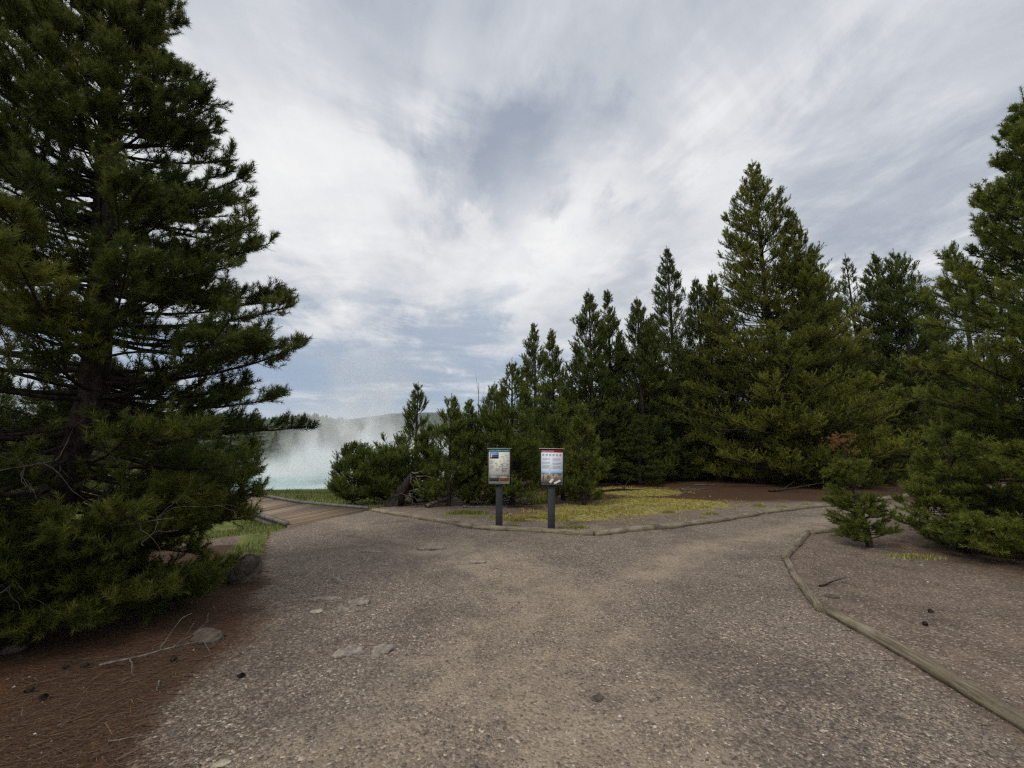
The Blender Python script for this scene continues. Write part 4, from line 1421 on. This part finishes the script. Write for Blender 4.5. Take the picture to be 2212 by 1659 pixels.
def photo_mat(name, stops, scale=9.0, mixn=.25):
    """printed picture: bands by height with blotches"""
    m, n, o = mat_new(name)
    t = n.node('ShaderNodeTexCoord')
    s = n.node('ShaderNodeSeparateXYZ', ins={0: t.outputs['Generated']})
    nz = n.noise(t.outputs['Generated'], scale, 4, .6)
    h = n.math('ADD', s.outputs[2], n.math('MULTIPLY', n.math('SUBTRACT', nz, .5), mixn))
    p = n.node('ShaderNodeBsdfPrincipled', ins={'Base Color': n.ramp(h, stops), 'Roughness': .5})
    n.t.links.new(p.outputs[0], o.inputs[0])
    return m


def sign(px, py, W, H, ztop, label, builder, tilt=0.0, rz=0.0):
    p = G(px, py)
    g = gz(p)
    s = empty('information_sign', (p[0], p[1], g), rz)
    s.rotation_euler = (0, tilt, rz)
    tag(s, label, 'sign', 'upright information signs at the path junction')
    zt = ztop - g
    zb_ = zt - H
    v, f = slab((-.072, -.045, -.3), (.072, .045, zb_ + .10))
    po = mesh_np('post', v, f, M_post, s)
    bv_ = po.modifiers.new('bevel', 'BEVEL')
    bv_.width = .006
    v, f = slab((-W / 2, -.085, zb_), (W / 2, -.048, zt))
    fr = mesh_np('panel', v, f, M_black, s)
    parts = []
    for lo, hi in (((-W / 2 - .006, -.098, zb_ - .006), (-W / 2 + .012, -.045, zt)), ((W / 2 - .012, -.098, zb_ - .006), (W / 2 + .006, -.045, zt)),
                   ((-W / 2 + .0125, -.098, zb_ - .006), (W / 2 - .0125, -.046, zb_ + .012)), ((-W / 2 + .0125, -.098, zt - .014), (W / 2 - .0125, -.046, zt))):
        parts.append(slab(lo, hi))
    v, f = join(parts)
    mesh_np('frame', v, f, M_black, s)
    v, f = slab((-W / 2 - .022, -.108, zt + .001), (W / 2 + .022, -.035, zt + .012))
    mesh_np('top_cap', v, f, M_cap, s)
    w0, z0_, z1_ = W - .032, zb_ + .016, zt - .018

    def rect(name, u0, v0, u1, v1, mat, lay=1, parent=s):
        """a printed sheet; u 0..1 across, v 0..1 from the top"""
        x0, x1 = -w0 / 2 + u0 * w0, -w0 / 2 + u1 * w0
        za, zb2 = z1_ - v1 * (z1_ - z0_), z1_ - v0 * (z1_ - z0_)
        yy = -.0855 - .0007 * lay
        V, F = slab((x0, yy, za), (x1, yy + .0004, zb2))
        return mesh_np(name, V, F, mat, parent)

    def strokes(name, segs, mat, lay=3, parent=s):
        """many printed strokes as one mesh: (u0,v0,u1,v1,width)"""
        parts = []
        hh = z1_ - z0_
        for k, (u0, v0, u1, v1, wd) in enumerate(segs):
            a = np.array((-w0 / 2 + u0 * w0, z1_ - v0 * hh))
            b = np.array((-w0 / 2 + u1 * w0, z1_ - v1 * hh))
            e = b - a
            n_ = np.array((-e[1], e[0])) / (np.linalg.norm(e) + 1e-9) * wd / 2
            yy = -.0855 - .0007 * lay - .00001 * (k % 40)
            V = np.array([(a[0] - n_[0], yy, a[1] - n_[1]), (b[0] - n_[0], yy, b[1] - n_[1]), (b[0] + n_[0], yy, b[1] + n_[1]), (a[0] + n_[0], yy, a[1] + n_[1])])
            parts.append((V, np.array([(0, 1, 2, 3)])))
        v, f = join(parts)
        return mesh_np(name, v, f, mat, parent)

    def text(name, body, u, v, size, mat, parent=s, bold=0.0, lay=4):
        c = bpy.data.curves.new(name, 'FONT')
        c.body = body
        c.size = size
        c.offset = bold
        c.materials.append(mat)
        tmp = bpy.data.objects.new(name, c)
        me = bpy.data.meshes.new_from_object(tmp)
        bpy.data.objects.remove(tmp)
        o = bpy.data.objects.new(name, me)
        link(o, parent)
        o.location = (-w0 / 2 + u * w0, -.0855 - .0007 * lay, z1_ - v * (z1_ - z0_))
        o.rotation_euler = (R(90), 0, 0)
        return o
    builder(rect, strokes, text)
    return s


rgs = np.random.default_rng(12)


def para(u0, u1, v0, v1, n, rag=.08):
    out_ = []
    for i in range(n):
        v = v0 + (v1 - v0) * (i + .5) / n
        u, end = u0, u1 - rgs.uniform(0, rag) * (u1 - u0) - (0.35 * (u1 - u0) if i == n - 1 else 0)
        while u < end:
            l = rgs.uniform(.02, .07)
            out_.append((u, v, min(u + l, end), v, .0045))
            u += l + .012
    return out_


def map_sign(rect, strokes, text):
    rect('sheet', 0, 0, 1, 1, M_cream, 0)
    rect('title_band', 0, 0, 1, .072, M_teal, 1)
    text('title', 'Norris Geyser Basin', .035, .060, .040, M_inkteal, bold=.0006)
    rect('photograph', .055, .085, .475, .265, photo_mat('geyser_picture', [(0, (.03, .03, .015)), (.22, (.05, .045, .03)), (.30, (.45, .33, .34)), (.40, (.03, .04, .05)), (.55, (.06, .08, .12)), (.62, (.30, .42, .75)), (1, (.03, .10, .45))], 7, .14), 2)
    plume = [(.10 + .012 * k, .235 - .004 * k, .12 + .010 * k, .105 + .01 * k, .012) for k in range(5)]
    strokes('geyser_plume', plume, M_wht)
    lines = []
    pts = [(.50 + .42 * rgs.random(), .13 + .40 * rgs.random()) for _ in range(34)]
    pts += [(.30 + .42 * rgs.random(), .40 + .24 * rgs.random()) for _ in range(26)]
    for (u, v) in pts:
        l = rgs.uniform(.03, .10)
        a = rgs.choice([0, 0, 0, .5, -.6, 1.2])
        lines.append((u, v, min(u + l * math.cos(a), .96), v + l * .6 * math.sin(a), rgs.uniform(.003, .007)))
    strokes('trail_map', lines, M_ink)
    strokes('paragraph', para(.035, .25, .31, .43, 6) + para(.035, .25, .455, .585, 6), M_grey)
    strokes('map_legend', [(.63, .553, .93, .553, .008)] + para(.64, .93, .58, .66, 5, .5) + [(.64, .67, .66, .67, .01)], M_ink)
    rect('photograph', .04, .735, .49, .925, photo_mat('pool_picture', [(0, (.05, .055, .05)), (.3, (.10, .11, .11)), (.5, (.03, .04, .05)), (.62, (.32, .33, .30)), (1, (.12, .17, .17))], 5, .5), 2)
    rect('photograph', .515, .735, .96, .925, photo_mat('bacteria_picture', [(0, (.45, .22, .08)), (.3, (.30, .12, .08)), (.5, (.10, .05, .04)), (.65, (.55, .45, .38)), (.8, (.08, .05, .04)), (1, (.16, .19, .15))], 5, 1.1), 2)


def hazard_sign(rect, strokes, text):
    rect('sheet', 0, 0, 1, 1, M_white, 0)
    rect('title_band', 0, 0, 1, .078, M_red, 1)
    text('title', 'Dangerous Ground', .035, .056, .032, M_wht, bold=.0005)
    for k in range(6):
        u = .10 + .158 * k
        col = M_ink if k < 2 else M_sign_red
        ring = [(u + .045 * math.cos(a), .155 + .030 * math.sin(a), u + .045 * math.cos(a + .53), .155 + .030 * math.sin(a + .53), .005) for a in np.arange(0, 6.28, .52)]
        if k >= 2:
            ring.append((u - .03, .135, u + .03, .175, .005))
        strokes('warning_symbol', ring, col)
        strokes('pictogram', [(u - .012, .145, u + .006, .165, .010), (u + .004, .150, u + .02, .140, .006)], M_ink, 2)
    strokes('paragraph', para(.06, .42, .235, .31, 4) + para(.06, .42, .345, .42, 4) + para(.06, .40, .445, .54, 5), M_grey)
    strokes('paragraph', para(.53, .88, .235, .335, 5) + para(.54, .88, .465, .55, 4), M_grey)
    strokes('paragraph', para(.53, .92, .37, .44, 3), M_ink)
    rect('photograph', .015, .57, .985, .985, photo_mat('geyser_crowd_picture', [(0, (.16, .15, .13)), (.25, (.30, .27, .23)), (.45, (.42, .35, .25)), (.66, (.45, .36, .24)), (.69, (.03, .06, .08)), (.72, (.10, .26, .46)), (.82, (.30, .44, .60)), (1, (.55, .62, .72))], 6, .09), 2)
    strokes('geyser_plume', [(.40, .71, .41, .57, .03), (.40, .95, .55, .84, .05), (.60, .97, .88, .88, .04)], M_wht, 4)
    fig = []
    for u, v, hgt_ in ((.11, .86, .16), (.29, .84, .12), (.345, .84, .12), (.41, .82, .12), (.54, .75, .06), (.58, .75, .06), (.80, .74, .05), (.85, .74, .05), (.89, .74, .05)):
        fig += [(u, v, u + .004, v - hgt_ * .6, .014), (u + .004, v - hgt_ * .6, u + .004, v - hgt_, .008)]
    strokes('onlookers', fig, M_ink, 5)
    strokes('child_in_red', [(.68, .86, .70, .78, .02), (.68, .80, .75, .79, .014)], M_sign_red, 5)


sign(1078, 1140, .49, .765, 1.67, 'trail map sign with a teal title band and three photos on a dark post', map_sign, 0.0, R(-1))
sign(1191, 1145, .495, .75, 1.665, 'hazard warning sign with a red title band and six round symbols', hazard_sign, R(.9), R(2))

# ------------------------------------------------------------------ rocks, cones, small plants
def rock_mat(name, c1, c2, sc):
    m, n, o = mat_new(name)
    t = n.node('ShaderNodeTexCoord')
    f = n.noise(t.outputs['Object'], sc, 8, .68)
    f2 = n.noise(t.outputs['Object'], sc * .3, 4, .6)
    c = n.mix(n.smooth(f, .32, .68), c1, c2)
    c = n.mix(n.math('MULTIPLY', n.smooth(f2, .5, .7), .5), c, tuple(q * .55 for q in c1))
    p = n.node('ShaderNodeBsdfPrincipled', ins={'Base Color': c, 'Roughness': .92})
    b = n.node('ShaderNodeBump', ins={'Height': f, 'Strength': .9, 'Distance': .03})
    n.set(p.inputs['Normal'], b.outputs[0])
    n.t.links.new(p.outputs[0], o.inputs[0])
    return m


M_rock = rock_mat('grey_brown_rock', (.055, .043, .033), (.15, .118, .09), 16)
M_pale = rock_mat('pale_sinter_rock', (.19, .16, .13), (.42, .36, .30), 22)
M_cream_rock = rock_mat('cream_stone', (.36, .31, .22), (.62, .55, .42), 20)


def rock(px, py, sx_, sy_, sz, label, seed, mat=M_pale, sink=.35, rz=0.0, cat='rock', name='rock', blocky=0.0):
    p = G(px, py)
    rg = np.random.default_rng(seed)
    nu, nv_ = 44, 22
    u = np.linspace(0, 2 * np.pi, nu, endpoint=False)
    v = np.linspace(-np.pi / 2, np.pi / 2, nv_)
    U, Vv = np.meshgrid(u, v)
    X = np.stack([np.cos(U) * np.cos(Vv), np.sin(U) * np.cos(Vv), np.sin(Vv)], -1).reshape(-1, 3)
    r = np.ones(len(X))
    for k in range(10 + int(blocky * 10)):              # cut by random planes: facets
        dn = rg.normal(0, 1, 3)
        dn /= np.linalg.norm(dn)
        lim = rg.uniform(.62, .9)
        pr = X @ dn
        r = np.minimum(r, np.where(pr > 1e-3, lim / np.maximum(pr, 1e-3), 9))
    for k in range(14):
        w = rg.normal(0, 1, 3) * rg.uniform(3, 11)
        r = r + .026 * np.sin(X @ w + rg.uniform(0, 6))
    r = r + rg.normal(0, .022, len(r))
    X = X * r[:, None] * np.array((sx_, sy_, sz))
    iu = np.arange(nu)
    F = np.concatenate([np.stack([k * nu + iu, k * nu + (iu + 1) % nu, (k + 1) * nu + (iu + 1) % nu, (k + 1) * nu + iu], 1) for k in range(nv_ - 1)])
    o = mesh_np(name, X, F, mat, loc=(p[0], p[1], float(ground_z(p[0], p[1])) + sz * (.78 - sink)))
    o.rotation_euler = (0, 0, rz)
    return tag(o, label, cat)


rock(522, 1252, .27, .17, .20, 'brown flat topped boulder at the path edge beside the left pine', 41, M_rock, .2, .35, blocky=.3, name='boulder', cat='boulder')
rock(448, 1378, .17, .11, .055, 'mossy lump of rock on the litter just in front of the left pine', 42, M_rock, .35, -.3)
rock(437, 1262, .10, .09, .14, 'narrow pale stone half hidden by the left pine boughs', 43, M_rock, .3, .2)
rock(686, 1322, .085, .055, .022, 'flat cream coloured stone slab in the middle of the rough patch on the path', 44, M_cream_rock, .4, -.4)
rock(478, 1652, .048, .03, .016, 'small cream stone on the path at the bottom of the picture', 45, M_cream_rock, .3, .4)
rock(935, 1187, .26, .11, .045, 'widest pale rock outcrop in the path, towards the map sign', 46, M_pale, .78, .1)
rock(1034, 1217, .20, .08, .040, 'pale rock outcrop in the path nearest below the map sign', 47, M_pale, .78, -.1)
rock(800, 1192, .19, .06, .035, 'low pale outcrop in the path below the boardwalk corner', 48, M_pale, .8, 0)
rock(832, 1221, .09, .05, .03, 'small pale outcrop just below the low outcrop near the boardwalk', 49, M_pale, .75, .3)
rock(727, 1258, .08, .055, .05, 'knobbly grey stone standing out of the dark gravel', 50, M_pale, .6, .2)
rock(705, 1297, .22, .035, .035, 'thin ridge of grey rock behind the cream stone slab', 51, M_pale, .72, .12)
rock(738, 1322, .085, .08, .045, 'grey pointed rock beside the cream stone slab', 52, M_pale, .7, .5)
rock(775, 1306, .14, .09, .040, 'broad grey rock ridge right of the pointed rock on the path', 53, M_pale, .76, -.2)
rock(752, 1413, .12, .09, .045, 'crumbly grey rock outcrop, left one of the pair in the foreground gravel', 54, M_pale, .74, .3)
rock(828, 1408, .10, .10, .045, 'crumbly grey rock outcrop, right one of the pair in the foreground gravel', 55, M_pale, .74, .9)
rock(1290, 1512, .05, .04, .02, 'tiny dark stone in the dusty middle of the path', 56, M_rock, .5, .9)
rock(28, 1408, .07, .055, .045, 'rounded brown stone on the litter at the foot of the left pine', 57, M_rock, .3, .4)
rock(1795, 1285, .10, .06, .02, 'flat brown chip of rock against the right edging logs', 58, M_rock, .4, .2)

# pine cones
def cone(px, py, label, seed, rz):
    p = G(px, py)
    rg = np.random.default_rng(seed)
    rows, per = 9, 9
    parts = []
    for i in range(rows):
        s = i / (rows - 1)
        rr_ = .021 * math.sin(math.pi * (.12 + .82 * s)) + .003
        for k in range(per):
            a = 2 * np.pi * (k + .5 * (i % 2)) / per
            o_ = np.array((0, math.cos(a), math.sin(a)))
            tg = np.array((0, -math.sin(a), math.cos(a)))
            b0 = np.array((-.03 + .06 * s, 0, 0)) + o_ * rr_ * .45
            tip_ = np.array((-.03 + .06 * s + .010, 0, 0)) + o_ * rr_ * 1.15
            w = rr_ * .42
            V = np.array([b0 - tg * w * .6, b0 + tg * w * .6, tip_ + tg * w, tip_ - tg * w])
            parts.append((V, np.array([(0, 1, 2, 3)])))
    core = tubes(np.array([[(-.032, 0, 0), (0, 0, 0), (.032, 0, 0)]]), np.array([[.008, .013, .004]]), 8)
    parts.append(core)
    v, f = join(parts)
    o = mesh_np('pine_cone', v, f, M_bark, loc=(p[0], p[1], float(ground_z(p[0], p[1])) + .016))
    o.rotation_euler = (0, .2, rz)
    o.scale = (.8, .8, .8)
    return tag(o, label, 'pine cone', 'pine cones dropped on the ground')


cone(92, 1508, 'dark pine cone on the litter with nothing beside it, nearest the left picture edge', 1, .4)
cone(62, 1490, 'half open pine cone just behind the lone dark cone on the litter', 2, 1.4)
cone(182, 1440, 'pine cone at the left end of the pale forked branch', 3, .9)
cone(140, 1441, 'pine cone at the edge of the lowest left boughs', 4, 2.0)
cone(375, 1428, 'pine cone beside the thick end of the pale forked branch', 5, 2.4)
cone(520, 1462, 'pine cone where the brown litter meets the gravel', 6, .2)
cone(2265 - 4, 1440, 'pine cone on the right gravel bank nearest the picture edge', 7, .2)
cone(2000, 1353, 'pine cone beyond the split edging log, lying out on the right bank', 8, 1.2)
cone(2010, 1411 - 88, 'pine cone farthest back on the right gravel bank', 9, .2)


def tuft(px, py, rx, ry, n, h, label, seed, mat, t0=.6):
    p = G(px, py)
    g_ = np.random.default_rng(seed)
    q = np.clip(g_.normal(0, .40, (n, 2)), -.8, .8)
    x, y = p[0] + q[:, 0] * rx, p[1] + q[:, 1] * ry
    hh = h * np.clip(1.15 - .5 * np.hypot(q[:, 0], q[:, 1]), .2, 2) * g_.uniform(.6, 1.2, n)
    o = blades('ground_plant', x, y, hh, .010, np.clip(g_.normal(t0, .18, n), 0, 1), mat, origin=(p[0], p[1], gz(p)))
    return tag(o, label, 'low plant', 'low plants along the edging logs')


tuft(1640, 1095, .22, .12, 500, .10, 'bright green cushion plant above the long curved edging log', 1, M_grass, .85)
tuft(1535, 1112, .26, .10, 500, .07, 'low yellow green plant against the long curved edging log', 2, M_grass, .9)
tuft(1442, 1107, .24, .10, 500, .08, 'yellow green plant at the right end of the moss patch', 3, M_grass, .9)
tuft(1525, 1097, .18, .09, 350, .06, 'pale small plant on bare dirt behind the long curved log', 4, M_grass, .9)
tuft(1690, 1096, .22, .10, 400, .06, 'yellowish plant where the mossy edging log begins', 5, M_grass, .95)
tuft(1440, 1058, .13, .11, 400, .09, 'dull green plant at the back of the moss patch', 6, M_grass, .6)
tuft(1240, 1141, .40, .07, 700, .07, 'grassy tuft at the foot of the red topped sign', 7, M_grass, .8)
tuft(1110, 1138, .18, .05, 300, .05, 'sparse grass blades at the foot of the map sign', 8, M_grass, .8)
tuft(1010, 1110, .65, .18, 1500, .10, 'bright green grass clump behind the edging left of the map sign', 9, M_grass, .65)
tuft(1745, 1090, .35, .08, 400, .06, 'yellowish plants along the mossy edging log by the sapling', 10, M_grass, .95)
tuft(1975, 1205, .5, .2, 500, .055, 'dry yellow grass between the sapling and the low young pine', 11, M_grass, .8)

# ------------------------------------------------------------------ the air: thin haze over the whole valley
M_haze, n_, o_ = mat_new('haze')
pv = n_.node('ShaderNodeVolumePrincipled', ins={'Color': (.86, .92, 1.0), 'Density': 0.00010, 'Anisotropy': .1})
n_.t.links.new(pv.outputs[0], o_.inputs['Volume'])
HAZE = True
if HAZE:
    o = box_mesh('haze', (-4300, -4300, -4), (4300, 4300, 330), M_haze)
    tag(o, 'thin blue air between the camera and the far hills', 'haze', kind='stuff')
